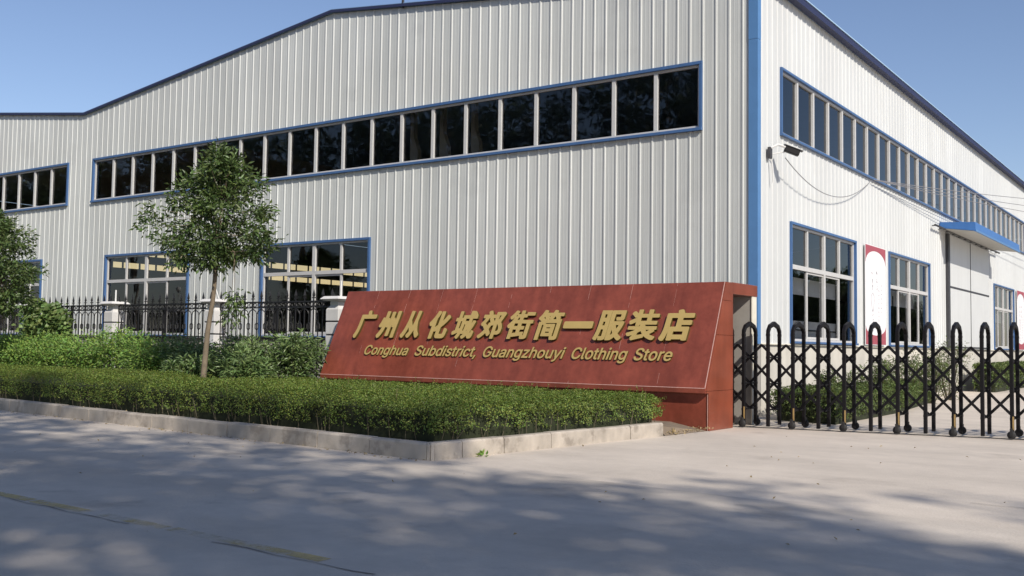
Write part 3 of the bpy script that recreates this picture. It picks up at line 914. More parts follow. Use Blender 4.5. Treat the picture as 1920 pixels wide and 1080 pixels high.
[[219,144],[179,151],[122,174],[89,196],[59,227],[33,268],[15,314],[1,384],[0,444],[8,494],[25,549],[51,598],[85,636],[115,658],[159,678],[199,689],[255,693],[332,675],[390,641],[416,614],[443,568],[457,524],[457,508],[439,500],[389,500],[375,503],[359,538],[340,564],[305,592],[279,602],[255,606],[225,606],[192,598],[169,587],[137,561],[118,534],[101,501],[94,471],[90,444],[91,388],[98,344],[108,318],[134,278],[165,251],[202,234],[252,229],[299,241],[329,260],[357,294],[375,332],[389,336],[442,336],[454,331],[458,321],[456,304],[436,251],[413,218],[386,191],[339,164],[302,151],[259,143]],
[[662,144],[615,157],[589,171],[552,203],[535,228],[525,248],[507,308],[504,351],[507,394],[515,424],[533,471],[551,498],[578,524],[612,545],[655,558],[722,559],[769,545],[789,535],[822,509],[846,478],[863,441],[873,404],[877,381],[877,318],[866,271],[854,241],[819,190],[779,162],[739,147],[715,143]],
[[2682,144],[2649,154],[2622,167],[2604,181],[2591,198],[2581,218],[2570,258],[2571,288],[2581,324],[2605,356],[2639,375],[2702,392],[2789,403],[2809,409],[2817,418],[2812,444],[2799,465],[2769,479],[2725,479],[2709,474],[2685,459],[2662,428],[2652,425],[2589,443],[2583,451],[2584,461],[2591,481],[2610,508],[2629,525],[2665,545],[2719,559],[2775,559],[2799,555],[2839,540],[2859,526],[2879,504],[2899,458],[2904,428],[2903,164],[2897,154],[2885,150],[2835,150],[2822,156],[2812,174],[2782,155],[2745,144]],
[[2295,147],[2255,160],[2225,181],[2202,213],[2188,251],[2184,278],[2184,531],[2187,548],[2202,556],[2225,556],[2252,556],[2267,548],[2270,531],[2271,288],[2283,258],[2295,243],[2315,231],[2345,226],[2372,231],[2396,244],[2416,268],[2423,284],[2427,308],[2427,531],[2431,548],[2449,556],[2492,556],[2505,552],[2511,544],[2514,531],[2514,174],[2510,158],[2495,150],[2445,150],[2432,156],[2426,174],[2422,178],[2385,157],[2352,147]],
[[952,151],[942,156],[937,171],[937,531],[942,550],[959,556],[1009,555],[1019,550],[1024,531],[1029,528],[1062,547],[1095,558],[1152,559],[1189,548],[1219,532],[1233,518],[1251,491],[1267,441],[1270,404],[1270,174],[1265,156],[1252,150],[1202,150],[1184,158],[1180,174],[1179,424],[1169,448],[1149,468],[1125,478],[1102,479],[1075,474],[1049,456],[1028,418],[1027,174],[1023,158],[1009,150]],
[[1789,151],[1779,156],[1774,171],[1774,668],[1779,680],[1789,685],[1842,686],[1854,681],[1860,668],[1862,529],[1865,528],[1899,548],[1932,558],[1989,559],[2025,548],[2045,538],[2073,511],[2084,494],[2096,464],[2104,424],[2103,168],[2097,154],[2085,150],[2035,150],[2021,158],[2017,174],[2017,404],[2012,431],[1997,458],[1979,472],[1955,479],[1935,479],[1905,471],[1890,461],[1875,444],[1861,411],[1860,171],[1857,158],[1842,150]],
[[674,224],[702,223],[722,227],[752,246],[769,268],[779,288],[790,338],[787,388],[769,434],[743,464],[725,475],[709,479],[669,478],[649,470],[631,458],[615,438],[603,414],[594,378],[594,324],[608,278],[621,258],[642,236],[659,227]],
[[2700,224],[2749,224],[2765,229],[2792,246],[2812,278],[2817,301],[2815,329],[2712,316],[2677,301],[2662,284],[2661,254],[2681,231]],
[[1490,238],[1532,236],[1569,253],[1593,284],[1607,328],[1607,381],[1596,421],[1585,442],[1562,466],[1532,479],[1492,478],[1454,458],[1436,434],[1421,394],[1417,344],[1426,298],[1439,274],[1457,254],[1475,242]]],"w1":[[[3528,1],[3516,8],[3513,25],[3544,208],[3564,216],[3614,216],[3628,213],[3635,201],[3635,191],[3582,8],[3568,0]],
[[174,111],[111,124],[74,141],[48,160],[34,175],[14,208],[0,258],[4,277],[21,283],[79,281],[89,275],[97,248],[108,230],[131,211],[151,201],[171,197],[224,196],[258,205],[289,228],[305,255],[305,288],[284,313],[261,327],[111,374],[64,400],[36,428],[24,451],[13,491],[13,521],[24,561],[34,581],[74,625],[98,638],[148,656],[168,659],[238,659],[306,638],[334,619],[358,596],[373,571],[385,538],[389,515],[384,502],[368,496],[314,497],[302,505],[286,541],[258,565],[228,576],[174,576],[141,565],[116,545],[104,521],[104,495],[121,470],[154,450],[281,412],[344,379],[369,355],[385,328],[396,288],[396,255],[378,198],[361,173],[328,144],[294,127],[261,117],[214,110]],
[[1051,111],[998,124],[961,148],[958,147],[951,126],[938,120],[888,120],[875,125],[870,135],[869,631],[874,647],[884,652],[941,652],[956,645],[959,631],[961,497],[968,497],[981,508],[1008,522],[1038,529],[1084,529],[1131,515],[1162,498],[1191,469],[1214,426],[1228,385],[1236,325],[1232,278],[1218,225],[1195,178],[1161,143],[1138,129],[1091,113]],
[[1441,111],[1404,117],[1364,134],[1328,163],[1307,195],[1287,241],[1276,298],[1276,348],[1290,411],[1308,451],[1323,471],[1351,498],[1398,522],[1428,529],[1474,529],[1511,518],[1548,495],[1551,496],[1553,631],[1556,645],[1571,652],[1624,652],[1634,647],[1639,631],[1638,135],[1633,125],[1624,121],[1574,120],[1561,126],[1555,148],[1551,151],[1511,123],[1481,113]],
[[2018,111],[1988,114],[1944,127],[1908,150],[1880,188],[1870,221],[1874,234],[1908,246],[1944,249],[1951,245],[1964,218],[1974,207],[1998,194],[2028,190],[2058,194],[2088,210],[2099,228],[2098,248],[2084,263],[2068,272],[1978,294],[1941,308],[1921,320],[1899,341],[1890,358],[1880,395],[1880,418],[1897,468],[1911,486],[1931,502],[1991,526],[2011,529],[2061,529],[2101,518],[2141,496],[2158,479],[2173,451],[2181,428],[2178,415],[2164,407],[2114,397],[2104,402],[2091,425],[2074,442],[2061,448],[2031,453],[2004,448],[1986,438],[1971,421],[1971,398],[1984,383],[2001,374],[2118,342],[2158,319],[2175,298],[2188,265],[2189,218],[2178,185],[2164,164],[2128,134],[2064,113]],
[[3061,111],[3021,117],[2971,139],[2948,156],[2924,184],[2907,215],[2890,265],[2886,291],[2886,348],[2894,388],[2907,425],[2928,462],[2958,493],[2994,514],[3028,525],[3051,529],[3094,529],[3148,515],[3188,493],[3209,471],[3225,448],[3238,415],[3236,405],[3218,394],[3164,382],[3158,386],[3142,415],[3111,441],[3084,449],[3064,449],[3028,438],[3010,425],[2990,398],[2976,355],[2973,315],[2976,285],[2987,251],[3001,227],[3018,210],[3036,198],[3054,193],[3091,193],[3124,207],[3142,225],[3158,255],[3171,261],[3231,246],[3239,231],[3222,188],[3202,161],[3181,144],[3152,128],[3121,117],[3078,110]],
[[591,114],[538,127],[511,143],[484,175],[467,215],[459,265],[459,501],[463,518],[478,526],[501,526],[531,526],[546,518],[549,501],[550,248],[567,218],[584,204],[604,197],[631,196],[651,201],[678,216],[692,235],[701,258],[703,501],[706,518],[724,526],[771,526],[784,523],[790,515],[793,501],[793,145],[789,128],[774,120],[724,120],[711,126],[705,145],[701,148],[648,121],[611,113]],
[[2351,117],[2308,133],[2288,150],[2277,165],[2263,215],[2262,441],[2258,445],[2214,450],[2206,465],[2206,505],[2210,518],[2224,526],[2261,529],[2264,601],[2269,611],[2281,616],[2328,616],[2343,611],[2349,598],[2351,529],[2358,526],[2414,525],[2424,520],[2429,508],[2429,465],[2423,451],[2408,446],[2358,446],[2350,441],[2349,235],[2354,211],[2361,201],[2371,197],[2411,198],[2421,194],[2428,178],[2436,138],[2430,125],[2411,117]],
[[3401,117],[3353,135],[3331,157],[3320,178],[3313,208],[3312,441],[3304,446],[3264,449],[3258,452],[3253,465],[3253,505],[3258,520],[3271,526],[3308,527],[3312,531],[3313,598],[3318,610],[3331,616],[3378,616],[3393,611],[3399,598],[3401,529],[3408,526],[3461,525],[3471,520],[3476,508],[3476,465],[3470,451],[3454,446],[3408,446],[3400,441],[3399,221],[3404,208],[3414,198],[3458,199],[3471,193],[3478,175],[3485,135],[3480,125],[3458,117]],
[[1734,121],[1724,126],[1719,141],[1720,508],[1724,520],[1734,525],[1788,526],[1801,520],[1806,505],[1806,138],[1801,126],[1791,121]],
[[2494,121],[2484,126],[2479,141],[2479,501],[2483,518],[2498,526],[2544,526],[2558,520],[2568,501],[2596,518],[2631,529],[2674,529],[2688,526],[2696,508],[2696,465],[2691,449],[2678,443],[2644,446],[2611,439],[2583,418],[2567,388],[2566,145],[2562,128],[2548,120]],
[[2751,121],[2741,126],[2736,141],[2736,508],[2741,520],[2751,525],[2808,526],[2821,520],[2826,505],[2826,138],[2821,126],[2811,121]],
[[1029,195],[1071,194],[1109,215],[1135,255],[1146,301],[1142,365],[1125,408],[1111,426],[1094,438],[1061,449],[1021,445],[991,424],[977,408],[967,388],[956,335],[960,281],[971,246],[994,215]],
[[1439,195],[1478,193],[1508,206],[1533,235],[1545,258],[1552,288],[1552,355],[1545,385],[1535,405],[1508,435],[1471,449],[1431,445],[1403,428],[1377,391],[1366,351],[1366,291],[1378,248],[1391,227],[1408,210],[1424,199]],
[[1751,564],[1728,574],[1717,585],[1710,605],[1710,628],[1714,641],[1724,655],[1754,668],[1771,669],[1798,658],[1809,648],[1818,625],[1819,608],[1812,588],[1794,571],[1774,563]],
[[2768,564],[2751,571],[2736,585],[2727,605],[2726,621],[2734,645],[2744,656],[2771,668],[2788,669],[2811,661],[2825,651],[2835,631],[2836,605],[2828,585],[2818,574],[2791,563]]],"w2":[[[1879,1],[1825,14],[1781,38],[1748,74],[1742,91],[1745,104],[1785,128],[1802,134],[1815,129],[1842,100],[1869,84],[1909,79],[1949,84],[1972,96],[1994,121],[2000,144],[2000,184],[1995,188],[1962,167],[1925,156],[1872,156],[1825,170],[1799,184],[1777,201],[1744,251],[1727,304],[1724,381],[1738,444],[1761,491],[1784,518],[1819,542],[1855,555],[1872,559],[1929,559],[1965,547],[1999,524],[2002,525],[2005,543],[2012,552],[2025,556],[2072,555],[2083,548],[2087,531],[2087,128],[2076,88],[2066,68],[2049,46],[2029,31],[2003,18],[1935,0]],
[[3805,7],[3783,14],[3778,24],[3794,81],[3809,89],[3839,86],[3855,93],[3876,118],[3890,164],[3755,521],[3750,538],[3751,548],[3765,556],[3789,556],[3822,556],[3839,548],[3931,291],[3939,280],[4039,550],[4055,556],[4105,556],[4119,552],[4125,541],[4119,518],[3963,108],[3943,64],[3914,31],[3892,17],[3859,6]],
[[219,144],[179,151],[115,177],[90,194],[49,240],[28,278],[8,341],[0,388],[0,444],[11,508],[30,561],[59,609],[89,639],[125,665],[179,685],[222,692],[252,693],[285,688],[339,672],[395,636],[412,619],[439,579],[456,534],[459,514],[454,504],[442,500],[389,500],[375,503],[337,564],[309,588],[279,602],[222,606],[192,598],[165,585],[142,566],[121,541],[101,501],[94,471],[90,444],[91,388],[98,344],[118,301],[145,266],[172,247],[205,233],[239,229],[279,233],[305,244],[327,258],[358,294],[369,318],[373,344],[365,349],[265,350],[250,354],[244,368],[244,414],[249,427],[262,432],[439,433],[455,429],[463,414],[464,334],[456,298],[443,261],[425,230],[395,196],[365,175],[315,154],[262,143]],
[[1032,144],[999,154],[972,167],[954,181],[941,198],[928,228],[920,261],[921,284],[931,324],[955,356],[989,375],[1052,392],[1139,403],[1159,409],[1167,418],[1162,444],[1149,466],[1119,479],[1075,479],[1055,472],[1032,456],[1015,431],[1005,425],[939,443],[933,451],[934,461],[960,508],[979,525],[1015,545],[1069,559],[1125,559],[1149,555],[1185,542],[1216,521],[1238,491],[1249,458],[1254,431],[1253,164],[1247,154],[1235,150],[1185,150],[1173,154],[1162,172],[1129,154],[1092,143]],
[[3095,144],[3049,157],[3029,167],[2997,191],[2971,224],[2958,251],[2941,314],[2941,388],[2961,458],[2985,499],[3005,519],[3029,535],[3075,555],[3099,559],[3155,559],[3195,548],[3229,532],[3265,499],[3283,474],[3299,434],[3310,391],[3314,351],[3310,311],[3296,258],[3279,224],[3245,183],[3209,160],[3172,147],[3149,143]],
[[649,147],[605,161],[585,173],[555,208],[541,241],[534,281],[534,531],[537,548],[552,556],[575,556],[602,556],[617,548],[620,531],[620,298],[625,274],[638,251],[649,240],[665,231],[695,226],[722,231],[745,244],[759,257],[772,281],[777,308],[777,531],[781,548],[799,556],[842,556],[855,552],[861,544],[864,531],[864,174],[860,158],[845,150],[795,150],[782,156],[776,174],[772,178],[735,157],[702,147]],
[[3485,147],[3449,159],[3415,180],[3392,213],[3378,251],[3374,278],[3374,531],[3377,548],[3392,556],[3415,556],[3442,556],[3457,548],[3460,531],[3461,288],[3468,264],[3485,243],[3505,231],[3535,226],[3562,231],[3586,244],[3603,264],[3613,284],[3617,311],[3617,531],[3621,548],[3639,556],[3682,556],[3695,552],[3701,544],[3704,531],[3704,174],[3700,158],[3685,150],[3635,150],[3622,156],[3616,174],[3612,178],[3575,157],[3542,147]],
[[1349,151],[1339,156],[1334,171],[1334,531],[1339,550],[1355,556],[1402,555],[1412,550],[1418,528],[1422,525],[1455,547],[1495,559],[1549,559],[1599,542],[1620,524],[1639,501],[1656,461],[1663,424],[1664,174],[1659,156],[1645,150],[1599,150],[1581,158],[1577,174],[1577,398],[1573,428],[1556,458],[1539,472],[1515,479],[1495,479],[1472,475],[1452,463],[1428,434],[1421,414],[1420,174],[1417,158],[1402,150]],
[[2172,151],[2162,156],[2157,168],[2157,204],[2162,221],[2351,468],[2342,473],[2185,473],[2172,476],[2164,494],[2164,538],[2169,550],[2189,556],[2449,556],[2467,551],[2473,538],[2474,501],[2466,478],[2284,238],[2292,233],[2459,233],[2472,229],[2480,211],[2480,168],[2475,156],[2455,149]],
[[2562,151],[2552,156],[2547,171],[2547,668],[2552,680],[2562,685],[2615,686],[2627,681],[2633,668],[2635,529],[2639,528],[2682,552],[2705,558],[2762,559],[2819,538],[2842,519],[2856,498],[2869,468],[2877,434],[2877,168],[2871,154],[2859,150],[2809,150],[2794,158],[2790,174],[2790,414],[2786,434],[2773,454],[2759,468],[2732,479],[2709,479],[2685,474],[2662,459],[2638,421],[2634,391],[2634,174],[2630,158],[2615,150]],
[[4185,151],[4175,156],[4170,171],[4171,538],[4175,550],[4185,555],[4242,556],[4255,550],[4260,534],[4260,168],[4255,156],[4245,151]],
[[1050,224],[1099,224],[1119,230],[1142,246],[1162,278],[1167,301],[1165,329],[1065,316],[1039,308],[1027,301],[1012,284],[1011,254],[1028,234]],
[[3107,224],[3135,223],[3155,226],[3179,240],[3197,258],[3209,278],[3223,328],[3223,374],[3219,398],[3208,428],[3175,466],[3142,479],[3112,479],[3092,475],[3069,459],[3051,441],[3036,411],[3027,368],[3027,334],[3034,298],[3048,268],[3074,238]],
[[1884,238],[1925,236],[1942,241],[1959,250],[1986,281],[2000,321],[2000,388],[1989,424],[1965,459],[1945,472],[1925,479],[1892,479],[1859,466],[1828,431],[1814,388],[1814,324],[1825,288],[1849,256]],
[[4205,594],[4182,604],[4171,614],[4161,638],[4161,651],[4168,674],[4184,691],[4205,699],[4225,699],[4245,692],[4260,681],[4272,644],[4266,621],[4253,604],[4222,593]]],"w3":[[[2479,1],[2415,17],[2382,36],[2350,71],[2342,91],[2345,104],[2385,129],[2405,133],[2415,129],[2445,96],[2469,84],[2499,79],[2545,84],[2573,98],[2592,119],[2600,148],[2600,188],[2595,191],[2572,174],[2529,157],[2469,156],[2414,174],[2388,191],[2370,208],[2341,254],[2324,318],[2324,391],[2341,454],[2358,488],[2390,524],[2425,545],[2452,555],[2472,559],[2525,559],[2559,549],[2595,525],[2599,526],[2603,544],[2609,552],[2622,556],[2672,555],[2683,548],[2687,531],[2687,134],[2676,91],[2657,58],[2633,34],[2605,19],[2555,3],[2529,0]],
[[219,144],[179,151],[122,174],[89,196],[59,227],[33,268],[15,314],[1,384],[0,444],[8,494],[25,549],[51,598],[85,636],[115,658],[159,678],[199,689],[255,693],[332,675],[390,641],[416,614],[443,568],[457,524],[457,508],[439,500],[389,500],[375,503],[359,538],[340,564],[305,592],[279,602],[255,606],[225,606],[192,598],[169,587],[137,561],[118,534],[101,501],[94,471],[90,444],[91,388],[98,344],[108,318],[134,278],[165,251],[202,234],[252,229],[299,241],[329,260],[357,294],[375,332],[389,336],[442,336],[454,331],[458,321],[456,304],[436,251],[413,218],[386,191],[339,164],[302,151],[259,143]],
[[849,144],[789,164],[764,181],[728,221],[711,254],[697,301],[694,348],[697,401],[711,448],[728,481],[751,511],[771,528],[802,545],[849,559],[912,559],[959,545],[979,535],[1009,512],[1033,481],[1049,448],[1060,414],[1067,374],[1067,324],[1059,284],[1046,248],[1025,210],[995,180],[972,164],[925,147],[902,143]],
[[619,147],[592,151],[555,166],[540,184],[524,224],[524,664],[529,680],[542,686],[595,685],[605,680],[610,668],[611,244],[619,231],[649,229],[662,223],[676,171],[672,159],[665,154]],
[[1232,147],[1178,168],[1159,187],[1148,208],[1140,238],[1140,471],[1132,476],[1092,478],[1085,482],[1081,494],[1080,534],[1085,550],[1099,556],[1135,557],[1140,561],[1141,631],[1145,643],[1159,649],[1205,649],[1221,644],[1227,631],[1229,559],[1235,556],[1289,555],[1299,550],[1303,538],[1303,494],[1297,481],[1282,476],[1235,476],[1228,471],[1227,251],[1232,237],[1245,227],[1282,229],[1297,224],[1306,204],[1313,168],[1309,156],[1299,151],[1275,146]],
[[1369,151],[1359,156],[1354,171],[1354,668],[1359,680],[1369,685],[1425,686],[1439,680],[1443,668],[1445,532],[1452,532],[1482,548],[1515,559],[1572,559],[1605,548],[1635,532],[1650,518],[1668,491],[1683,444],[1687,408],[1687,168],[1681,154],[1669,150],[1615,150],[1601,158],[1597,174],[1596,424],[1586,448],[1565,468],[1539,479],[1515,479],[1492,474],[1469,459],[1455,441],[1445,418],[1444,174],[1440,158],[1425,150]],
[[1779,151],[1769,156],[1764,171],[1764,538],[1769,550],[1779,555],[1835,556],[1849,550],[1854,534],[1853,168],[1849,156],[1839,151]],
[[1945,151],[1935,156],[1930,171],[1930,531],[1935,550],[1952,556],[2002,555],[2012,550],[2018,531],[2022,528],[2055,547],[2089,558],[2145,559],[2182,548],[2212,532],[2227,518],[2242,494],[2260,441],[2264,401],[2264,174],[2259,156],[2245,150],[2195,150],[2177,158],[2174,174],[2173,424],[2163,448],[2143,468],[2119,478],[2095,479],[2072,475],[2045,459],[2031,441],[2021,418],[2020,174],[2017,158],[2002,150]],
[[860,224],[892,223],[909,226],[939,244],[964,278],[977,318],[977,384],[964,424],[939,459],[919,472],[899,479],[859,478],[822,459],[796,424],[784,384],[784,318],[796,278],[819,246],[840,231]],
[[2484,238],[2525,236],[2562,253],[2575,267],[2589,291],[2600,331],[2600,381],[2592,414],[2582,436],[2553,468],[2522,479],[2485,478],[2449,459],[2430,434],[2414,394],[2410,344],[2420,298],[2432,274],[2450,254],[2469,242]],
[[1799,594],[1778,601],[1762,617],[1754,638],[1754,654],[1763,678],[1772,688],[1795,698],[1819,699],[1839,692],[1852,682],[1863,661],[1863,638],[1849,607],[1819,594]]],"w4":[[[169,1],[132,8],[101,18],[69,35],[40,58],[18,92],[5,128],[0,152],[5,167],[22,173],[72,173],[85,170],[105,125],[124,105],[152,91],[202,84],[249,91],[283,112],[296,125],[306,145],[305,178],[289,200],[255,219],[119,261],[79,281],[52,300],[35,322],[25,342],[14,382],[14,408],[35,472],[55,497],[82,519],[109,532],[152,546],[172,550],[235,550],[295,533],[332,512],[355,490],[374,462],[386,428],[390,405],[385,393],[369,387],[322,387],[309,390],[302,395],[289,428],[269,449],[252,459],[225,466],[179,467],[145,456],[117,435],[105,412],[105,385],[119,363],[149,343],[299,296],[349,267],[372,243],[386,218],[397,178],[397,142],[376,82],[335,38],[289,15],[249,4],[222,0]],
[[839,1],[805,8],[769,21],[735,44],[709,74],[691,105],[675,158],[670,185],[671,238],[681,288],[694,322],[715,356],[739,380],[769,399],[802,412],[835,420],[879,420],[912,412],[949,398],[975,380],[999,355],[1019,322],[1032,288],[1043,235],[1043,185],[1032,132],[1021,102],[1005,74],[979,44],[945,21],[909,8],[872,0]],
[[1515,1],[1449,19],[1422,34],[1397,55],[1376,85],[1355,135],[1347,165],[1344,222],[1351,268],[1361,305],[1378,338],[1409,377],[1439,398],[1475,412],[1509,420],[1545,420],[1582,412],[1622,396],[1642,383],[1669,356],[1689,318],[1702,275],[1707,252],[1707,198],[1702,183],[1689,177],[1437,175],[1438,155],[1454,122],[1479,98],[1509,84],[1559,84],[1575,88],[1600,105],[1620,135],[1632,140],[1679,129],[1697,118],[1699,105],[1682,68],[1665,47],[1639,28],[1619,18],[1572,4],[1549,0]],
[[585,5],[545,11],[522,21],[502,37],[488,55],[474,102],[473,332],[465,337],[425,339],[419,343],[414,355],[414,395],[419,407],[432,413],[469,414],[473,418],[474,488],[480,502],[492,506],[539,507],[554,502],[560,488],[562,417],[569,414],[625,412],[635,407],[640,395],[640,355],[634,342],[619,337],[565,336],[560,328],[561,108],[567,95],[575,88],[622,88],[632,84],[639,68],[646,32],[643,18],[635,11]],
[[1119,11],[1109,16],[1104,32],[1104,388],[1107,405],[1122,413],[1172,413],[1184,408],[1195,392],[1225,409],[1262,420],[1299,420],[1312,416],[1320,398],[1320,355],[1315,340],[1302,334],[1252,333],[1235,328],[1209,307],[1195,285],[1190,262],[1190,35],[1187,18],[1172,10]],
[[830,85],[879,84],[909,98],[936,128],[946,148],[953,178],[953,242],[946,272],[932,298],[905,326],[885,336],[862,340],[829,336],[802,320],[775,287],[761,242],[760,182],[769,147],[792,110],[815,91]],
[[1439,258],[1605,257],[1616,262],[1609,285],[1589,316],[1559,336],[1525,340],[1499,336],[1470,318],[1445,287],[1437,268]]]}
def raised(name, key, x0, x1, s0, s1, depth, shear):
    cs = [np.array(c, float) for c in GLYPH[key]]
    for c in cs:
        c[:, 0] += shear * c[:, 1]
    al = np.concatenate(cs)
    lo, hi = al.min(0), al.max(0)
    cu = bpy.data.curves.new(name, 'CURVE')
    cu.dimensions = '2D'
    cu.fill_mode = 'BOTH'
    cu.extrude = depth / 2
    for c in cs:
        q = (c - lo) / (hi - lo) * np.array([x1 - x0, s1 - s0]) + np.array([x0, s0])
        sp = cu.splines.new('POLY')
        sp.points.add(len(q) - 1)
        sp.points.foreach_set("co", np.c_[q, np.zeros(len(q)), np.ones(len(q))].astype(np.float32).ravel())
        sp.use_cyclic_u = True
    o = bpy.data.objects.new(name, cu)
    COL.objects.link(o)
    dg = bpy.context.evaluated_depsgraph_get()
    me = bpy.data.meshes.new_from_object(o.evaluated_get(dg))
    bpy.data.objects.remove(o)
    me.name = name
    n = len(me.vertices)
    co = np.empty(n * 3, np.float32)
    me.vertices.foreach_get("co", co)
    co = co.reshape(-1, 3).astype(float)
    P = np.array([0, YF, ZF0]) + np.outer(co[:, 0], [1, 0, 0]) + np.outer(co[:, 1], np.array(sv)) + np.outer(co[:, 2] + depth / 2 + .003, np.array(nv))
    me.vertices.foreach_set("co", P.astype(np.float32).ravel())
    me.materials.clear()
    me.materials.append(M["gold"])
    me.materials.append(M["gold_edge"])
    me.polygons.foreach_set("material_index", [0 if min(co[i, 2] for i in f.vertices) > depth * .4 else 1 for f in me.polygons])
    me.polygons.foreach_set("use_smooth", [False] * len(me.polygons))
    me.update()
    ob = bpy.data.objects.new(name, me)
    COL.objects.link(ob)
    ob.parent = sg
CH = [("广", -7.53, -7.06, .855, 1.48), ("州", -6.87, -6.39, .86, 1.46), ("从", -6.20, -5.76, .865, 1.46), ("化", -5.49, -5.03, .85, 1.45),
      ("城", -4.85, -4.34, .855, 1.445), ("郊", -4.19, -3.66, .86, 1.445), ("街", -3.52, -2.98, .86, 1.44), ("简", -2.83, -2.32, .845, 1.445),
      ("一", -2.24, -1.65, 1.085, 1.205), ("服", -1.55, -1.01, .85, 1.425), ("装", -.88, -.33, .855, 1.435), ("店", -.22, .345, .85, 1.43)]
for c, x0, x1, s0, s1 in CH:
    raised("character", c, x0 - .02, x1 + .03, s0 - .01, s1 + .015, .055, .09)
for key, x0, x1, ymin, h, k in (("w0", -7.09, -5.88, -162, 686, .415), ("w1", -5.69, -4.13, -131, 663, .425), ("w2", -3.96, -2.09, -162, 693, .43), ("w3", -1.94, -.79, -162, 693, .435), ("w4", -.655, .085, -20, 543, .44)):
    raised("lettering", key, x0, x1, .478 + ymin / 1000 * k, .478 + (ymin + h) / 1000 * k, .03, .19)
# gate housing behind the sign: roof beam, rear wall, end pier
b = MB()
b.box(SX0, SX1 + .016, -3.093, -1.97, 2.33, 2.535)
b.build("housing_roof", M["granite_side"], sg, bevel=.006)
b = MB()
b.box(SX0, SX1 - .015, -2.17, -1.99, -.05, 2.329)
b.build("housing_wall", M["render_grey"], sg)
b = MB()
b.box(SX1 - .015, SX1 + .004, -2.19, -1.98, -.05, 2.329)
b.build("pier_face", M["cream"], sg)

# ================================================================== retractable gate
GC0, GDIR = Vector((0.465, -2.60, 0)), Vector((4.55, .80, 0)).normalized()
GN = Vector((-GDIR.y, GDIR.x, 0))
ga = math.atan2(GDIR.y, GDIR.x)
gt = thing("retractable_gate", "black accordion gate of pointed arches and crossed bars on small wheels across the drive", "gate", tuple(GC0))
gt.rotation_euler = (0, 0, ga)
HW = .305
def arch_bm():
    m = MB()
    t = .060
    pts = [(-HW, .03), (-HW, 1.70), (-HW + .09, 1.80), (0, 1.865), (HW - .09, 1.80), (HW, 1.70), (HW, .03)]
    inn = [(-HW + t, .03), (-HW + t, 1.665), (-HW + t + .055, 1.735), (0, 1.785), (HW - t - .055, 1.735), (HW - t, 1.665), (HW - t, .03)]
    for i in range(6):
        a, c, d, e = pts[i], pts[i + 1], inn[i + 1], inn[i]
        m.hexa([(-.028, a[0], a[1]), (.028, a[0], a[1]), (.028, e[0], e[1]), (-.028, e[0], e[1]),
                (-.028, c[0], c[1]), (.028, c[0], c[1]), (.028, d[0], d[1]), (-.028, d[0], d[1])])
    for y in (-HW + t / 2, HW - t / 2):
        for z in (1.62, 1.225, .765, .315):
            m.box(-.030, .030, y - .035, y + .035, z - .022, z + .022)
    for z in (.315, .765, 1.225):
        m.box(-.012, .012, -HW + t, HW - t, z - .014, z + .014)
    return m
arch0 = arch_bm().build("arch", M["gate"], gt, bevel=.006)
arch0.rotation_euler = (0, 0, -ga)
m = MB()
def wheel(m, y, r=.066, w=.05):
    prof = [(r * .35, -w / 2 - .01), (r * .8, -w / 2), (r, -w / 2 + .012), (r, w / 2 - .012), (r * .8, w / 2), (r * .35, w / 2 + .01)]
    n = 14
    k = len(m.v)
    for rr, yy in prof:
        for j in range(n):
            a = 2 * math.pi * j / n
            m.v.append((rr * math.cos(a), y + yy, r + rr * math.sin(a)))
    for i in range(len(prof) - 1):
        for j in range(n):
            m.f.append((k + i * n + j, k + i * n + (j + 1) % n, k + (i + 1) * n + (j + 1) % n, k + (i + 1) * n + j))
            m.m.append(0)
    m.f.append(tuple(k + j for j in range(n)))
    m.f.append(tuple(k + (len(prof) - 1) * n + j for j in reversed(range(n))))
    m.m += [0, 0]
def wheel_obj(y):
    m = MB()
    wheel(m, y)
    m.box(-.02, .02, y - .04, y + .04, .06, .17)
    return m.build("wheel", M["rubber"])
wf, wr = wheel_obj(-HW - .035), wheel_obj(HW + .035)
m = MB()
m.box(.010, .034, -HW - .008, -HW + .0, .15, .36)
ys = m.build("reflector_strip", M["yellow"])
wf.parent = wr.parent = ys.parent = None
GSP = .425
NA = 17
arches = [arch0]
for i in range(1, NA):
    c = arch0.copy()
    COL.objects.link(c)
    c.location = (i * GSP, 0, 0)
    c.parent = gt
    arches.append(c)
used = False
for i, a in enumerate(arches):
    if i % 2 == 1:
        for k in (wf, wr, ys):
            c = k if not used else k.copy()
            if used:
                COL.objects.link(c)
            c.parent = a
        used = True
# lattice: crossed flat bars pinned at every node, from the housing to the last arch
rows = [1.445, 1.225, .995, .765, .535, .315]
for i in range(NA - 1):
    m = MB()
    x0, xm, x1 = i * GSP, (i + .5) * GSP, (i + 1) * GSP
    for k in range(5):
        zm, za = (rows[k], rows[k + 1]) if k % 2 == 0 else (rows[k + 1], rows[k])
        for xe, dy in ((x0, -.008), (x1, .008)):
            if k % 2 == 1:
                dy = -dy
            m.bar((xe, dy, za), (xm, dy, zm), .045, .016, upv=(0, 1, 0))
    for k in (0, 2, 4):
        m.tube([(xm, -.02, rows[k]), (xm, .02, rows[k])], .018, 8)
    m.build("lattice", M["gate"], gt)
m = MB()
m.tube([(.3, -HW - .05, .012), (2.0, -HW - .09, .012), (4.0, -HW - .06, .012), (7, -HW - .08, .012)], .009, 6)
ca = m.build("ground_cable", M["rubber"], gt)

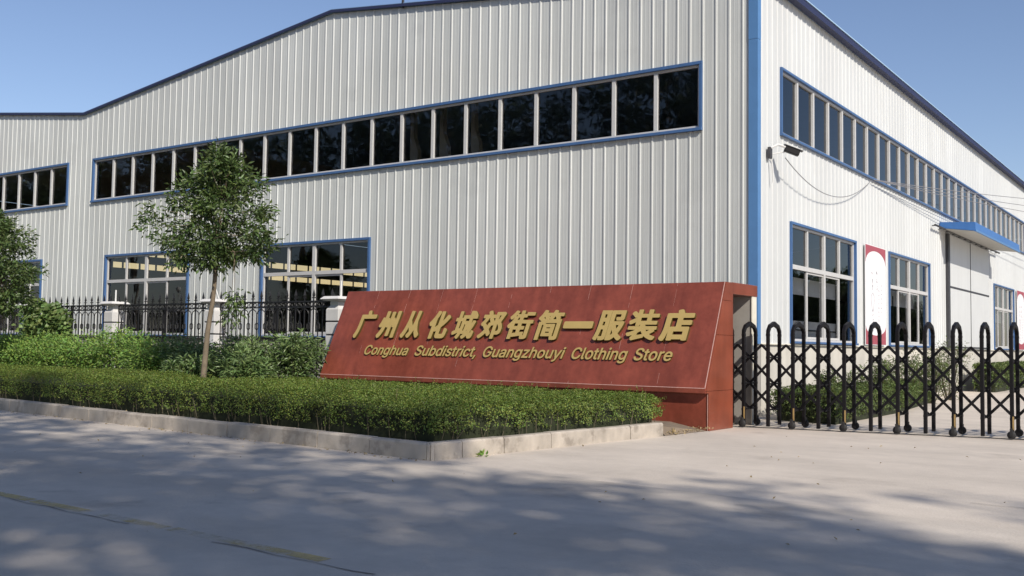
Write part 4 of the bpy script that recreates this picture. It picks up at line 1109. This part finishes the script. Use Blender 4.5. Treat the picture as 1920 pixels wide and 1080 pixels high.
# ================================================================== fence
FY = -2.7
PX_ = [-9.19, -13.60, -18.0, -22.44, -26.9, -31.3]
pl_labels = ["white fence pillar with a thin upright rod, half hidden by the end of the red sign",
             "white fence pillar with a bent wire on its cap, behind the slim tree trunk",
             "white fence pillar with a short white rod on its cap, in front of a lower window",
             "white fence pillar with a globe lamp pole, beside the leafy vine",
             "white fence pillar wholly behind the second street tree's crown", "white fence pillar at the far end of the iron fence"]
def make_pillar(x, label, top):
    t = thing("fence_pillar", label, "pillar", (x, FY, 0), "white fence pillars")
    m = MB()
    for z0, z1 in ((0, 1.55), (1.585, 1.86), (1.895, 2.17)):
        m.box(-.2, .2, -.2, .2, z0, z1)
    m.build("shaft", M["pillar"], t, bevel=.012)
    m = MB()
    m.box(-.185, .185, -.185, .185, 1.5, 2.1)
    m.build("groove", M["darkmetal"], t)
    m = MB()
    m.hexa([(-.19, -.19, 2.171), (.19, -.19, 2.171), (.19, .19, 2.171), (-.19, .19, 2.171), (-.13, -.13, 2.25), (.13, -.13, 2.25), (.13, .13, 2.25), (-.13, .13, 2.25)])
    m.box(-.13, .13, -.13, .13, 2.251, 2.36)
    m.build("neck", M["pillar"], t)
    m = MB()
    m.hexa([(-.22, -.22, 2.361), (.22, -.22, 2.361), (.22, .22, 2.361), (-.22, .22, 2.361), (-.31, -.31, 2.40), (.31, -.31, 2.40), (.31, .31, 2.40), (-.31, .31, 2.40)])
    m.hexa([(-.31, -.31, 2.401), (.31, -.31, 2.401), (.31, .31, 2.401), (-.31, .31, 2.401), (-.24, -.24, 2.47), (.24, -.24, 2.47), (.24, .24, 2.47), (-.24, .24, 2.47)])
    m.build("cap", M["pillar"], t, bevel=.008)
    m = MB()
    if top == 0:
        m.tube([(.08, 0, 2.46), (.08, 0, 2.84)], .022, 8)
    elif top == 1:
        m.tube([(0, 0, 2.46), (-.05, 0, 2.8), (.02, 0, 2.68), (.12, 0, 2.48)], .014, 6)
    elif top == 2:
        m.tube([(.03, 0, 2.46), (.03, 0, 2.80)], .022, 8)
    else:
        m.tube([(.0, 0, 2.46), (.0, 0, 3.1)], .022, 8)
        m.lathe([(.0, 3.09), (.05, 3.1), (.09, 3.16), (.09, 3.22), (.05, 3.29), (0, 3.3)], (0, 0, 0), 12)
    m.build("lamp_rod", M["white_plastic"], t)
for i, x in enumerate(PX_):
    make_pillar(x, pl_labels[i], min(i, 3) if i < 4 else 0)

def fence_panel(x0, x1, label):
    t = thing("iron_fence", label, "fence", ((x0 + x1) / 2, FY, 0), "iron fence panels")
    cx = (x0 + x1) / 2
    a, c = x0 + .2 - cx, x1 - .2 - cx
    for z, h in ((2.37, .035), (2.235, .03), (1.50, .035), (.62, .035)):
        m = MB()
        m.box(a, c, -.02, .02, z - h / 2, z + h / 2)
        m.build("rail", M["iron"], t)
    n = int(round((c - a) / .155))
    st = (c - a) / n
    pk, sc = MB(), MB()
    for i in range(n + 1):
        x = a + i * st
        if i % 2 == 0:
            pk.box(x - .012, x + .012, -.0125, .0125, .35, 2.46)
            # spear finial
            k = len(pk.v)
            pk.v += [(x, 0, 2.44), (x - .055, 0, 2.52), (x, -.03, 2.52), (x + .055, 0, 2.52), (x, .03, 2.52), (x, 0, 2.68)]
            for f in ((0, 2, 1), (0, 3, 2), (0, 4, 3), (0, 1, 4), (5, 1, 2), (5, 2, 3), (5, 3, 4), (5, 4, 1)):
                pk.f.append(tuple(k + q for q in f))
                pk.m.append(0)
            pk.box(x - .055, x + .055, -.014, .014, 2.445, 2.47)
        else:
            pk.box(x - .010, x + .010, -.0105, .0105, .35, 2.10)
        # rings between the two top rails
        if i < n:
            xm = x + st / 2
            ring = [(xm + .05 * math.cos(q * math.pi / 5), 0, 2.302 + .05 * math.sin(q * math.pi / 5)) for q in range(11)]
            sc.tube(ring, .015, 4, cap=False)
        # hoops under the rail and links lower down
        if i % 2 == 1:
            for sgn in (-1, 1):
                arc = [(x, 0, 2.06), (x + sgn * st * .25, 0, 2.14), (x + sgn * st * .8, 0, 2.19), (x + sgn * st, 0, 2.22)]
                sc.tube(arc, .015, 4, cap=False)
                arc = [(x, 0, 1.86), (x + sgn * st * .35, 0, 1.82), (x + sgn * st * .35, 0, 1.72), (x, 0, 1.68)]
                sc.tube(arc, .016, 4, cap=False)
    pk.build("picket", M["iron"], t)
    sc.build("scroll_pattern", M["iron"], t)
    m = MB()
    m.box((a + c) / 2 - .035, (a + c) / 2 + .035, .03, .09, 0, 2.36)
    m.build("post", M["iron"], t)
fl = ["black iron fence panel from the red sign to the pillar behind the tree trunk",
      "black iron fence panel between the tree trunk's pillar and the pillar before the window",
      "black iron fence panel half covered by a leafy vine",
      "black iron fence panel behind the second street tree, beyond the vine", "last black iron fence panel at the far end"]
for i in range(5):
    fence_panel(PX_[i + 1], PX_[i], fl[i])
# low wall under the fence
m = MB()
m.box(-31.3, -9.4, FY - .11, FY + .11, -.05, .42)
tag(m.build("fence_footing", M["render_grey"]), "low grey footing wall under the black iron fence", "wall")

# ================================================================== hedges
def in_poly(P, poly):
    x, y = P[:, 0], P[:, 1]
    c = np.zeros(len(P), bool)
    n = len(poly)
    for i in range(n):
        (x0, y0), (x1, y1) = poly[i], poly[(i + 1) % n]
        k = ((y0 > y) != (y1 > y)) & (x < (x1 - x0) * (y - y0) / (y1 - y0 + 1e-12) + x0)
        c ^= k
    return c
def edge_dist(P, poly):
    d = np.full(len(P), 1e9)
    for i in range(len(poly)):
        a, b = np.array(poly[i]), np.array(poly[(i + 1) % len(poly)])
        t = np.clip(((P - a) @ (b - a)) / ((b - a) @ (b - a)), 0, 1)
        d = np.minimum(d, np.linalg.norm(P - (a + t[:, None] * (b - a)), axis=1))
    return d
def hedge_top(P, ztop, poly, rnd):
    d = edge_dist(P, poly)
    q = np.c_[P, np.zeros(len(P))]
    return ztop - .10 * np.exp(-(d / rnd) ** 1.3) + .045 * wob(q, 1.3) + .035 * wob(q, 4.0) + .02 * wob(q, 12.0)
def hedge(name, label, poly, z0, ztop, n_top, n_side, leaf, matl, rnd=.14, side_boost=None, stalks=0, core=True, rise=None):
    rise = rise or (lambda x, y: 0 * x)
    t = thing(name, label, "hedge", (0, 0, 0))
    poly = [tuple(p) for p in poly]
    A = np.array(poly)
    lo, hi = A.min(0), A.max(0)
    P = rng.uniform(lo, hi, (int(n_top), 2))
    if side_boost is not None:           # more, finer leaves where the camera stands close
        E_ = rng.uniform(*side_boost[0], (int(side_boost[1]), 2))
        P = np.r_[P, E_]
    P = P[in_poly(P, poly)]
    z = hedge_top(P, ztop + rise(P[:, 0], P[:, 1]), poly, rnd) + rng.normal(0, .016, len(P)) - rng.exponential(.02, len(P))
    T3 = np.c_[P, z]
    N3 = np.tile([0, 0, 1.0], (len(P), 1))
    # sides
    seg = [(np.array(poly[i]), np.array(poly[(i + 1) % len(poly)])) for i in range(len(poly))]
    ln = np.array([np.linalg.norm(b - a) for a, b in seg])
    area = sum(A[i, 0] * A[(i + 1) % len(A), 1] - A[(i + 1) % len(A), 0] * A[i, 1] for i in range(len(A)))
    k = rng.choice(len(seg), int(n_side), p=ln / ln.sum())
    tt = rng.uniform(0, 1, int(n_side))
    a, b = np.array([s[0] for s in seg])[k], np.array([s[1] for s in seg])[k]
    p2 = a + (b - a) * tt[:, None]
    dd = (b - a) / np.linalg.norm(b - a, axis=1)[:, None]
    out = np.c_[dd[:, 1], -dd[:, 0]] * (1 if area > 0 else -1)
    zt = ztop + rise(p2[:, 0], p2[:, 1])
    zz = z0 + (zt - .04 - z0) * rng.uniform(0, 1, int(n_side)) ** .8
    q3 = np.c_[p2, zz]
    bulge = .09 * wob(q3 * np.array([1, 1, .4]), 2.0) + .085 * wob(q3, 5.0) + .03 * wob(q3, 15.) - .035 * np.clip((zz - zt + .12) / .12, 0, 1) - .05 * np.clip((z0 + .15 - zz) / .15, 0, 1)
    p2 = p2 + out * (bulge - rng.exponential(.045, len(p2)) + rng.normal(0, .015, len(p2)))[:, None]
    S3 = np.c_[p2, zz]
    foot = z0 + .05 + .05 * (1 + wob(np.c_[p2, 0 * zz], 7.0))
    keep = (zz > foot) & (wob(q3, 9.0) + .5 * wob(q3, 3.0) + rng.normal(0, .18, len(p2)) > -.20 - .6 * (zz - z0 - .10))
    S3, out = S3[keep], out[keep]
    NS = np.c_[out, np.full(len(out), .35)]
    if stalks:                           # stray shoots standing out of the clipped surface
        k = rng.choice(len(T3), stalks * 5, replace=False)
        q = np.repeat(T3[k], 9, axis=0)
        u = np.tile(np.linspace(.1, 1, 9), len(k))[:, None]
        q = q + u * np.repeat(np.c_[rng.normal(0, .03, (len(k), 2)), rng.uniform(.03, .13, len(k))], 9, axis=0) + rng.normal(0, .008, q.shape)
        T3, N3 = np.r_[T3, q], np.r_[N3, np.c_[rng.normal(0, .8, (len(q), 2)), np.full(len(q), .6)]]
        k = rng.choice(len(S3), stalks * 4, replace=False)
        q = np.repeat(S3[k], 7, axis=0)
        u = np.tile(np.linspace(.2, 1, 7), len(k))[:, None]
        q = q + u * np.repeat(np.c_[out[k] * rng.uniform(.03, .11, (len(k), 1)), rng.uniform(.0, .08, len(k))], 7, axis=0) + rng.normal(0, .008, q.shape)
        S3, NS = np.r_[S3, q], np.r_[NS, np.repeat(NS[k], 7, axis=0)]
    leaf_mesh("foliage", np.r_[T3, S3], np.r_[N3, NS], leaf, leaf * .6, matl, t, spread=.75, facing=1.15)
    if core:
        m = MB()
        # solid inset core, its dark colour stands in for shade between the leaves
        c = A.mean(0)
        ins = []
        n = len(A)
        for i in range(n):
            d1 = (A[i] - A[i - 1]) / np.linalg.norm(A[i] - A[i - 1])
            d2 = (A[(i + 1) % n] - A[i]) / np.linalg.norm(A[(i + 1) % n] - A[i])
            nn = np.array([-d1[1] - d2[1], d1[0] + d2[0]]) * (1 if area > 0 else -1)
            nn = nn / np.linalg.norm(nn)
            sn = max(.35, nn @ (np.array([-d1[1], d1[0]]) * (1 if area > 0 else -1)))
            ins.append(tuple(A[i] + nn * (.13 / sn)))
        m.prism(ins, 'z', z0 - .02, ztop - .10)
        m.build("shaded_core", M["hedge_core"], t)
    if stalks:
        m = MB()
        for i in range(420):             # bare stems at the foot of the clipped faces
            k = rng.choice(len(seg), p=ln / ln.sum())
            a, b = seg[k]
            q = a + (b - a) * random.random()
            d = (b - a) / np.linalg.norm(b - a)
            o_ = np.array([d[1], -d[0]]) * (1 if area > 0 else -1)
            q0 = q - o_ * random.uniform(.03, .12)
            q1 = q0 + o_ * random.uniform(-.02, .08) + d * random.gauss(0, .05)
            m.tube([(*q0, z0 - .04), (*q1, z0 + random.uniform(.12, .32))], [.007, .004], 4)
        m.build("foliage_stem", M["twig"], t)
        m = MB()
        for i in range(stalks):
            x = random.uniform(lo[0], hi[0])
            y = random.uniform(lo[1], hi[1])
            if not in_poly(np.array([[x, y]]), poly)[0]:
                continue
            h = random.uniform(.05, .16)
            m.tube([(x, y, ztop - .05), (x + random.uniform(-.03, .03), y + random.uniform(-.03, .03), ztop + h)], [.004, .002], 3)
        m.build("stalk", M["dry"], t)
    return t
HP = [(-34.0, kerb_y(-34) + .36), (-.12, kerb_y(-.12) + .40), (.02, KY + .62), (.60, -5.66), (.52, -5.28), (.15, -5.05), (-8.4, -4.62), (-9.3, -6.1), (-34.0, -5.2)]
hedge("clipped_hedge", "long low clipped hedge filling the kerbed bed before the red sign", HP, .17, .615, 430000, 105000, .029, M["hedge"], side_boost=(((-9.0, -10.4), (.6, -4.6)), 90000), stalks=160, rnd=.09, rise=lambda x, y: .085 * np.clip(-x / 5.0, 0, 1) * np.maximum(np.clip((-9.2 - x) / 1.0, 0, 1), np.clip((-7.2 - y) / 1.6, 0, 1)))

# hedges inside the yard, along the white wall
hedge("box_hedge", "squat clipped hedge seen through the gate bars along the white wall", [(.55, -.75), (2.05, -1.15), (1.95, 3.6), (1.35, 9.2), (.55, 9.2)], .02, .62, 16000, 14000, .05, M["hedge2"], rnd=.12)
hedge("box_hedge", "dark hedge far down the yard beyond the loading door", [(.40, 19.0), (1.25, 19.0), (1.0, 36.0), (.4, 36.0)], .02, 1.0, 9000, 9000, .09, M["hedge2"], rnd=.15)
hedge("box_hedge", "low dark hedge closing off the end of the yard", [(.35, 38.0), (9.0, 38.0), (9.0, 40.0), (.35, 40.0)], .02, 1.0, 8000, 8000, .09, M["hedge2"], rnd=.15)

# ================================================================== shrubs, vine, trees
def shrub(name, label, c, r, h, n, leaf, width, matl, droop=.1, group=None, stems=9, feather=False, cat="shrub", z0=.12):
    t = thing(name, label, cat, (c[0], c[1], z0), group)
    m = MB()
    P, D = [], []
    tips = []
    for i in range(stems):
        a = random.uniform(0, 6.283)
        rr = math.sqrt(random.random()) * r * .85
        tip = Vector((rr * math.cos(a), rr * math.sin(a), h * random.uniform(.72, 1.0) * (1 - .25 * (rr / r) ** 2)))
        basep = Vector((rr * .2 * math.cos(a), rr * .2 * math.sin(a), 0))
        mid = basep.lerp(tip, .5) + Vector((random.uniform(-.05, .05), random.uniform(-.05, .05), h * .06))
        m.tube([basep, mid, tip], [.012, .008, .003], 4)
        tips.append((basep, mid, tip))
    m.build("stem", M["twig"], t)
    for i in range(n):
        b0, m0, t0 = random.choice(tips)
        u = random.random() ** .6
        q = b0.lerp(m0, u * 2) if u < .5 else m0.lerp(t0, u * 2 - 1)
        sp = r * (.28 if not feather else .12) * (1.05 - .5 * u)
        o = Vector((random.gauss(0, sp), random.gauss(0, sp), random.gauss(0, sp * .7)))
        q = q + o
        q.z = max(.02, q.z)
        P.append(q)
        dv = (o.normalized() + (t0 - b0).normalized() * .6)
        D.append(dv)
    leaf_mesh("foliage", np.array(P), np.tile([.35, -.25, .9], (len(P), 1)), leaf, width, matl, t, droop=droop, spread=.45, dirs=np.array(D), facing=1.15)
    return t
gl, gd = "pale green bushes in front of the iron fence", "dark oleander bushes beside the red sign"
x = -31.0
while x < -13.3:
    shrub("bush", "bushy light green shrub in the planted row before the iron fence", (x, -4.6 + random.uniform(-.35, .25)), random.uniform(.75, .95), random.uniform(1.2, 1.62), 4200, .085, .032, M["shrub_light"], .0, gl, 16)
    x += random.uniform(.95, 1.15)
shrub("bush", "bushy light green shrub in the planted row before the iron fence", (-13.0, -5.1), .8, 1.3, 4200, .085, .032, M["shrub_light"], .0, gl, 16)
for i, (x, y, r_, h_) in enumerate(((-12.2, -4.4, .8, 1.45), (-11.3, -4.9, .75, 1.25), (-10.4, -4.4, .8, 1.4), (-9.55, -4.9, .75, 1.3), (-8.85, -4.3, .62, 1.6), (-10.9, -5.6, .6, .95), (-9.0, -5.5, .55, 1.0))):
    shrub("oleander_bush", "dark narrow leaved oleander bush between the tree trunk and the red sign", (x, y), r_, h_, 3000, .14, .034, M["shrub_dark"], .25, gd, 18)
# vine over the fence panel
t = thing("climbing_vine", "broad leaved vine smothering the fence beside a white pillar", "vine", (-21.2, FY - .1, 0))
P, D = [], []
for i in range(1500):
    u = random.random()
    x = -1.05 + 2.3 * u
    topz = 2.52 - .75 * max(0, u - .55) - .12 * math.sin(u * 14)
    zz = random.uniform(.4, 1) ** .7 * topz
    P.append((x + random.gauss(0, .1), -.10 + random.gauss(0, .12), zz))
    D.append((random.gauss(0, .4), -1, -.3))
leaf_mesh("foliage", np.array(P), None, .15, .13, M["vine"], t, droop=.35, spread=.4, dirs=np.array(D))
m = MB()
for i in range(12):
    x = random.uniform(-.9, 1.1)
    m.tube([(x, 0, .1), (x + random.uniform(-.2, .2), -.05, 1.1), (x + random.uniform(-.3, .3), -.06, 2.1)], .008, 4)
m.build("stem", M["twig"], t)

def tree(name, label, base, trunk_pts, rad, crown_fn, nclus, leaf, width, per, matl, lmul=1.0, cat="tree", group=None, limbs=26, bark=None, extra=()):
    """tapered trunk, limbs that fork to every twig cluster, leaves round the twigs"""
    t = thing(name, label, cat, base, group)
    m = MB()
    m.tube(trunk_pts, rad, 10)
    top = Vector(trunk_pts[-1])
    C = crown_fn(nclus)
    tk = [Vector(q) for q in trunk_pts]
    hubs = []
    for i in range(limbs):
        q = Vector(C[i * len(C) // limbs])
        st = tk[-1].lerp(tk[-2], random.uniform(0, .35))
        hub = st.lerp(q, .55) + Vector((0, 0, -.06 * (q - st).length))
        m.tube([st, st.lerp(hub, .5) + Vector((0, 0, .03)), hub], [rad[-1] * .55, rad[-1] * .4, rad[-1] * .22], 5)
        hubs.append(hub)
    P, D = [], []
    for q in [Vector(c) for c in C] + [Vector(e) for e in extra]:
        hub = min(hubs, key=lambda h: (h - q).length)
        m.tube([hub, hub.lerp(q, .6) + Vector((0, 0, .02)), q], [rad[-1] * .2, rad[-1] * .12, rad[-1] * .05], 3)
        ax = (q - hub)
        ax = ax.normalized() if ax.length > 1e-4 else Vector((0, 0, 1))
        for k in range(per):
            u = random.uniform(-.2, 1.0)
            off = Vector((random.gauss(0, 1), random.gauss(0, 1), random.gauss(0, .8)))
            P.append(q + ax * (u * .20 * lmul) + off * (.085 * lmul))
            D.append(ax * .5 + off.normalized() * .9)
    m.build("trunk", bark or M["bark"], t, smooth=True)
    leaf_mesh("crown", np.array(P), np.tile([.35, -.25, .9], (len(P), 1)), leaf, width, matl, t, droop=.3, spread=.35, dirs=np.array(D), facing=.55)
    return t

def crown_a(n):
    out = []
    while len(out) < n:
        z = random.uniform(0, 1)
        # outline: widest low, narrowing to a soft top
        rr = 1.02 * (math.sin(math.pi * min(1, .24 + .76 * z)) ** .62) * (1.0 if z > .12 else .75)
        a = random.uniform(0, 6.283)
        ru = random.random() ** .5
        wv = 1 + .32 * math.sin(3 * a + 5 * z) + .22 * math.sin(7 * a + 11 * z)
        out.append((rr * ru * wv * math.cos(a) + .2, rr * ru * wv * math.sin(a), 2.98 + 2.12 * z + random.gauss(0, .05)))
    random.shuffle(out)
    return out
extra_a = [(-1.2, .2, 3.3), (-1.45, .1, 3.4), (-1.0, 0, 3.15), (1.3, .1, 3.5), (1.6, .0, 3.9), (.75, 0, 2.35), (.62, .1, 2.15), (.70, -.05, 1.98), (.1, 0, 5.1), (-.05, .1, 5.25), (.45, .1, 5.0), (-.75, 0, 4.7), (-1.2, 0, 4.2)]
tree("young_street_tree", "slim young evergreen tree with a round crown standing behind the clipped hedge", (-9.28, -6.3, 0), [(-.2, 0, .05), (-.14, 0, .8), (-.06, 0, 1.6), (.06, .02, 2.3), (.14, 0, 2.95), (.14, 0, 3.5)],
     [.072, .06, .052, .046, .042, .03], crown_a, 165, .12, .045, 54, M["tree_leaf"], extra=extra_a)
def crown_b(n):
    out = []
    while len(out) < n:
        z = random.uniform(0, 1)
        rr = 1.25 * (math.sin(math.pi * min(1, .2 + .8 * z)) ** .6)
        a = random.uniform(0, 6.283)
        ru = random.random() ** .5
        wv = 1 + .2 * math.sin(4 * a + 4 * z)
        out.append((rr * ru * wv * math.cos(a), rr * ru * wv * math.sin(a), 2.15 + 2.4 * z))
    random.shuffle(out)
    return out
tree("young_street_tree", "second young evergreen tree with a dense crown cut by the picture edge beside the vine", (-18.75, -6.0, 0), [(0, 0, .05), (-.03, 0, 1.2), (.02, 0, 2.3), (0, 0, 3.0)], [.08, .066, .055, .035], crown_b, 230, .12, .046, 54, M["tree_leaf"])

# loose shrubs and conifers inside the yard
for (x, y, r_, h_, lab) in ((1.25, 1.0, .45, 1.05, "wispy shrub rising from the near end of the yard hedge"), (1.35, 3.3, .55, 1.25, "feathery shrub in the yard behind the middle gate arches"),
                            (1.25, 6.5, .7, 1.55, "tall feathery shrub in the yard near the second wall window"), (1.25, 11.5, .85, 1.75, "broad feathery shrub in the yard just before the loading door"),
                            (1.3, 9.0, .7, 1.35, "pale feathery shrub between the two tall yard shrubs")):
    shrub("yard_shrub", lab, (x, y), r_, h_, 1500, .10, .022, M["hedge2"], -.1, "feathery shrubs along the white wall", 22, True, z0=0.0)

# street trees across the road, outside the picture: their crowns shade the road
def crown_big(n):
    out = []
    while len(out) < n:
        p_ = np.random.default_rng(random.randrange(1 << 30)).normal(size=3)
        p_ /= np.linalg.norm(p_)
        ru = random.random() ** .38
        out.append((p_[0] * 4.0 * ru, p_[1] * 3.5 * ru, 12.0 + p_[2] * 3.4 * ru))
    random.shuffle(out)
    return out
big = [(.2, -20.9, 1.0), (5.4, -21.3, 1.0), (10.2, -21.3, .97), (15.0, -22.3, 1.02), (19.8, -22.7, .98), (24.4, -22.2, 1.0), (11.5, -26.5, 1.0), (17.0, -26.8, 1.05), (22.0, -26.4, 1.0)] + [(-8.5 - 5.6 * k, -22.6 - .8 * math.sin(k * 2), 1.0 + .1 * math.sin(k * 1.9)) for k in range(14)]
bt = tree("roadside_tree", "tall leafy roadside tree across the road whose crown shades the concrete", (0, 0, 0), [(0, 0, 0), (.08, 0, 3.2), (-.05, .05, 6.8), (0, 0, 10.4)], [.26, .22, .18, .1], crown_big, 80, .36, .17, 38, M["big_leaf"], lmul=3.4, group="roadside trees across the road", limbs=24)
for i, (x, y, s) in enumerate(big):
    o = bt if i == 0 else dup(bt)
    o.location = (x, y, 0)
    o.rotation_euler = (0, 0, i * 1.3)
    o.scale = (s, s, s)

# a low crowned row beyond the yard, outside the picture: it darkens the wall's window reflections
def crown_low(n):
    out = []
    while len(out) < n:
        p_ = np.random.default_rng(random.randrange(1 << 30)).normal(size=3)
        p_ /= np.linalg.norm(p_)
        ru = random.random() ** .3
        out.append((p_[0] * 3.8 * ru, p_[1] * 3.8 * ru, 5.0 + p_[2] * 4.0 * ru))
    random.shuffle(out)
    return out
yt = tree("yard_tree", "broad low branching tree in the row opposite the white wall", (0, 0, 0), [(0, 0, 0), (.05, 0, 1.2), (-.05, .05, 2.4), (0, 0, 4.4)], [.2, .17, .14, .08], crown_low, 240, .45, .22, 34, M["big_leaf"], lmul=3.4, group="trees opposite the white wall", limbs=24)
for i in range(15):
    o = yt if i == 0 else dup(yt)
    o.location = (29 + 2.5 * math.sin(i * 2.1), 26 + i * 6.2, 0)
    o.rotation_euler = (0, 0, i * 1.7)
    q = 1.0 + .16 * math.sin(i * 1.3)
    o.scale = (q, q, q)

# fallen leaves and crumbs along the kerb and on the concrete
P = []
for i in range(900):
    x = random.uniform(-22, 0)
    P.append((x, kerb_y(x) + random.uniform(.16, .42), .155 + random.random() * .01))
for i in range(220):
    q = Vector((KX, KY + .3)) + RD * random.uniform(0, 5.0)
    P.append((q.x - random.uniform(.16, .45), q.y, .158))
for i in range(240):
    x = random.uniform(-20, .2)
    P.append((x, kerb_y(x) - abs(random.gauss(0, .12)) - .01, .006))
for i in range(90):
    P.append((random.uniform(-6, 8), random.uniform(-15.5, -3.5), .006))
for i in range(160):
    P.append((random.uniform(.35, .95), random.uniform(-5.4, -4.0), .05))
P = np.array(P)
lf = leaf_mesh("fallen_leaves", P, np.tile([0, 0, 1.0], (len(P), 1)), .04, .022, M["dry"], None, facing=1.2)
tag(lf, "small dry leaves and crumbs strewn along the kerb", "leaves", kind="stuff")

# weeds
for (x, y, lab) in ((.29, -9.75, "small weed sprouting at the foot of the kerb near its corner"), (.62, -5.2, "dry grass tuft at the end of the kerb by the sign base")):
    t = thing("weed", lab, "weed", (x + .05, y, 0))
    P = np.array([(random.gauss(0, .04), random.gauss(0, .04), .01) for i in range(20)])
    D = np.c_[P[:, :2] * 10, np.full(len(P), .6)]
    leaf_mesh("foliage", P, None, .09, .03, M["shrub_light"] if x < .5 else M["dry"], t, droop=0, spread=.3, dirs=D)

# ================================================================== small things on the white wall
def banner(y0, y1, z0, z1, label):
    t = thing("banner", label, "banner", (0.055, (y0 + y1) / 2, 0), "tall wall banners")
    hw = (y1 - y0) / 2
    m = MB()
    m.box(0, .02, -hw, hw, z0, z1)
    m.build("board", M["banner_white"], t)
    m = MB()
    n = 14
    H = z1 - z0
    top = [(-hw, z1 - .02), (hw, z1 - .02)] + [(hw * math.cos(a), z1 - .48 + .34 * math.sin(a) * 1.0) for a in np.linspace(0, math.pi, n)]
    m.prism(top, 'x', .021, .026)
    m.build("red_border", M["banner_red"], t)
    m = MB()
    bot = [(hw, z0 + .02), (-hw, z0 + .02)] + [(-hw * math.cos(a), z0 + .50 - .24 * math.sin(a)) for a in np.linspace(0, math.pi, n)]
    m.prism(bot, 'x', .021, .026)
    m.build("red_border", M["banner_red"], t)
    m = MB()
    r2 = random.Random(3)
    def mark(u, z, s):
        for k in range(4):
            a, b2 = r2.uniform(-s, s), r2.uniform(-s, s)
            if r2.random() < .5:
                m.box(.0215, .0235, u + a - s * .6, u + a + s * .6, z + b2 - .006, z + b2 + .006)
            else:
                m.box(.0215, .0235, u + a - .010, u + a + .010, z + b2 - s * .6, z + b2 + s * .6)
    for k in range(3):
        mark(-hw * .35, z1 - .78 - k * .18, .055)
        mark(hw * .1, z1 - .74 - k * .2, .05)
    for k in range(9):
        mark(hw * .30, z1 - 1.2 - k * .115, .022)
    for k in range(7):
        mark(hw * .55, z1 - 1.05 - k * .12, .018)
    for k in range(5):
        mark(-hw * .3, z1 - 1.75 - k * .13, .028)
    # slender drawn urn outline
    for sgn in (-1, 1):
        for (ua, za, ub, zb) in ((.02, -1.28, .13, -1.36), (.13, -1.36, .14, -1.5), (.14, -1.5, .03, -1.78)):
            a = Vector((.0225, -hw * .32 + sgn * ua, z1 + za))
            b2 = Vector((.0225, -hw * .32 + sgn * ub, z1 + zb))
            m.bar(a, b2, .012, .003, upv=(1, 0, 0))
    m.build("printed_mark", M["ink"], t)
banner(7.36, 9.24, 1.53, 4.21, "tall white wall banner with red ends between the first two side windows")
banner(30.45, 32.3, 1.53, 4.21, "tall white wall banner with red ends past the loading door, cut by the picture edge")

t = thing("security_camera", "dark security camera on a wall bracket beside the blue corner trim", "camera", (.05, .62, 5.5))
m = MB()
m.box(-.01, .06, -.12, .0, -.12, .12)
m.build("junction_box", M["darkmetal"], t, bevel=.01)
m = MB()
m.tube([(.05, -.06, .10), (.18, .02, .17), (.30, .12, .12), (.36, .18, .08)], .028, 6)
m.tube([(.05, 0, -.02), (.2, .12, .02), (.34, .2, .04)], .012, 6)
m.tube([(.03, 0, -.12), (.05, .03, -.30), (.05, .07, -.62)], .016, 6)
m.build("bracket", M["white_plastic"], t)
m = MB()
d = Vector((.75, .45, -.33)).normalized()
a = Vector((.27, .14, .10))
m.bar(a, a + d * .32, .13, .12)
m.build("housing", M["gate"], t, bevel=.015)
m = MB()
m.bar(a + Vector((0, 0, .075)) - d * .02, a + Vector((0, 0, .075)) + d * .40, .16, .015)
m.build("sunshade", M["darkmetal"], t)

def sag(a, b, s, n=24):
    a, b = Vector(a), Vector(b)
    return [a.lerp(b, i / n) - Vector((0, 0, s * 4 * (i / n) * (1 - i / n))) for i in range(n + 1)]
m = MB()
m.tube(sag((.30, .85, 5.42), (.09, 7.85, 5.93), .62), .010, 5)
tag(m.build("cable", M["cable"]), "thin grey cable sagging from the security camera to the strip window sill", "cable")
for e, lab in zip(((1.66, 24, 7.61), (1.66, 24, 7.32), (1.65, 24, 7.07)), ("uppermost overhead wire leaving the strip window sill", "middle overhead wire leaving the strip window sill", "lowest overhead wire leaving the strip window sill")):
    m = MB()
    a = Vector((.12, 8.0, 5.98))
    m.tube(sag(a, a + (Vector(e) - a) * 2.5, .25), .011, 5)
    tag(m.build("overhead_wire", M["cable"]), lab, "wire", "overhead wires")
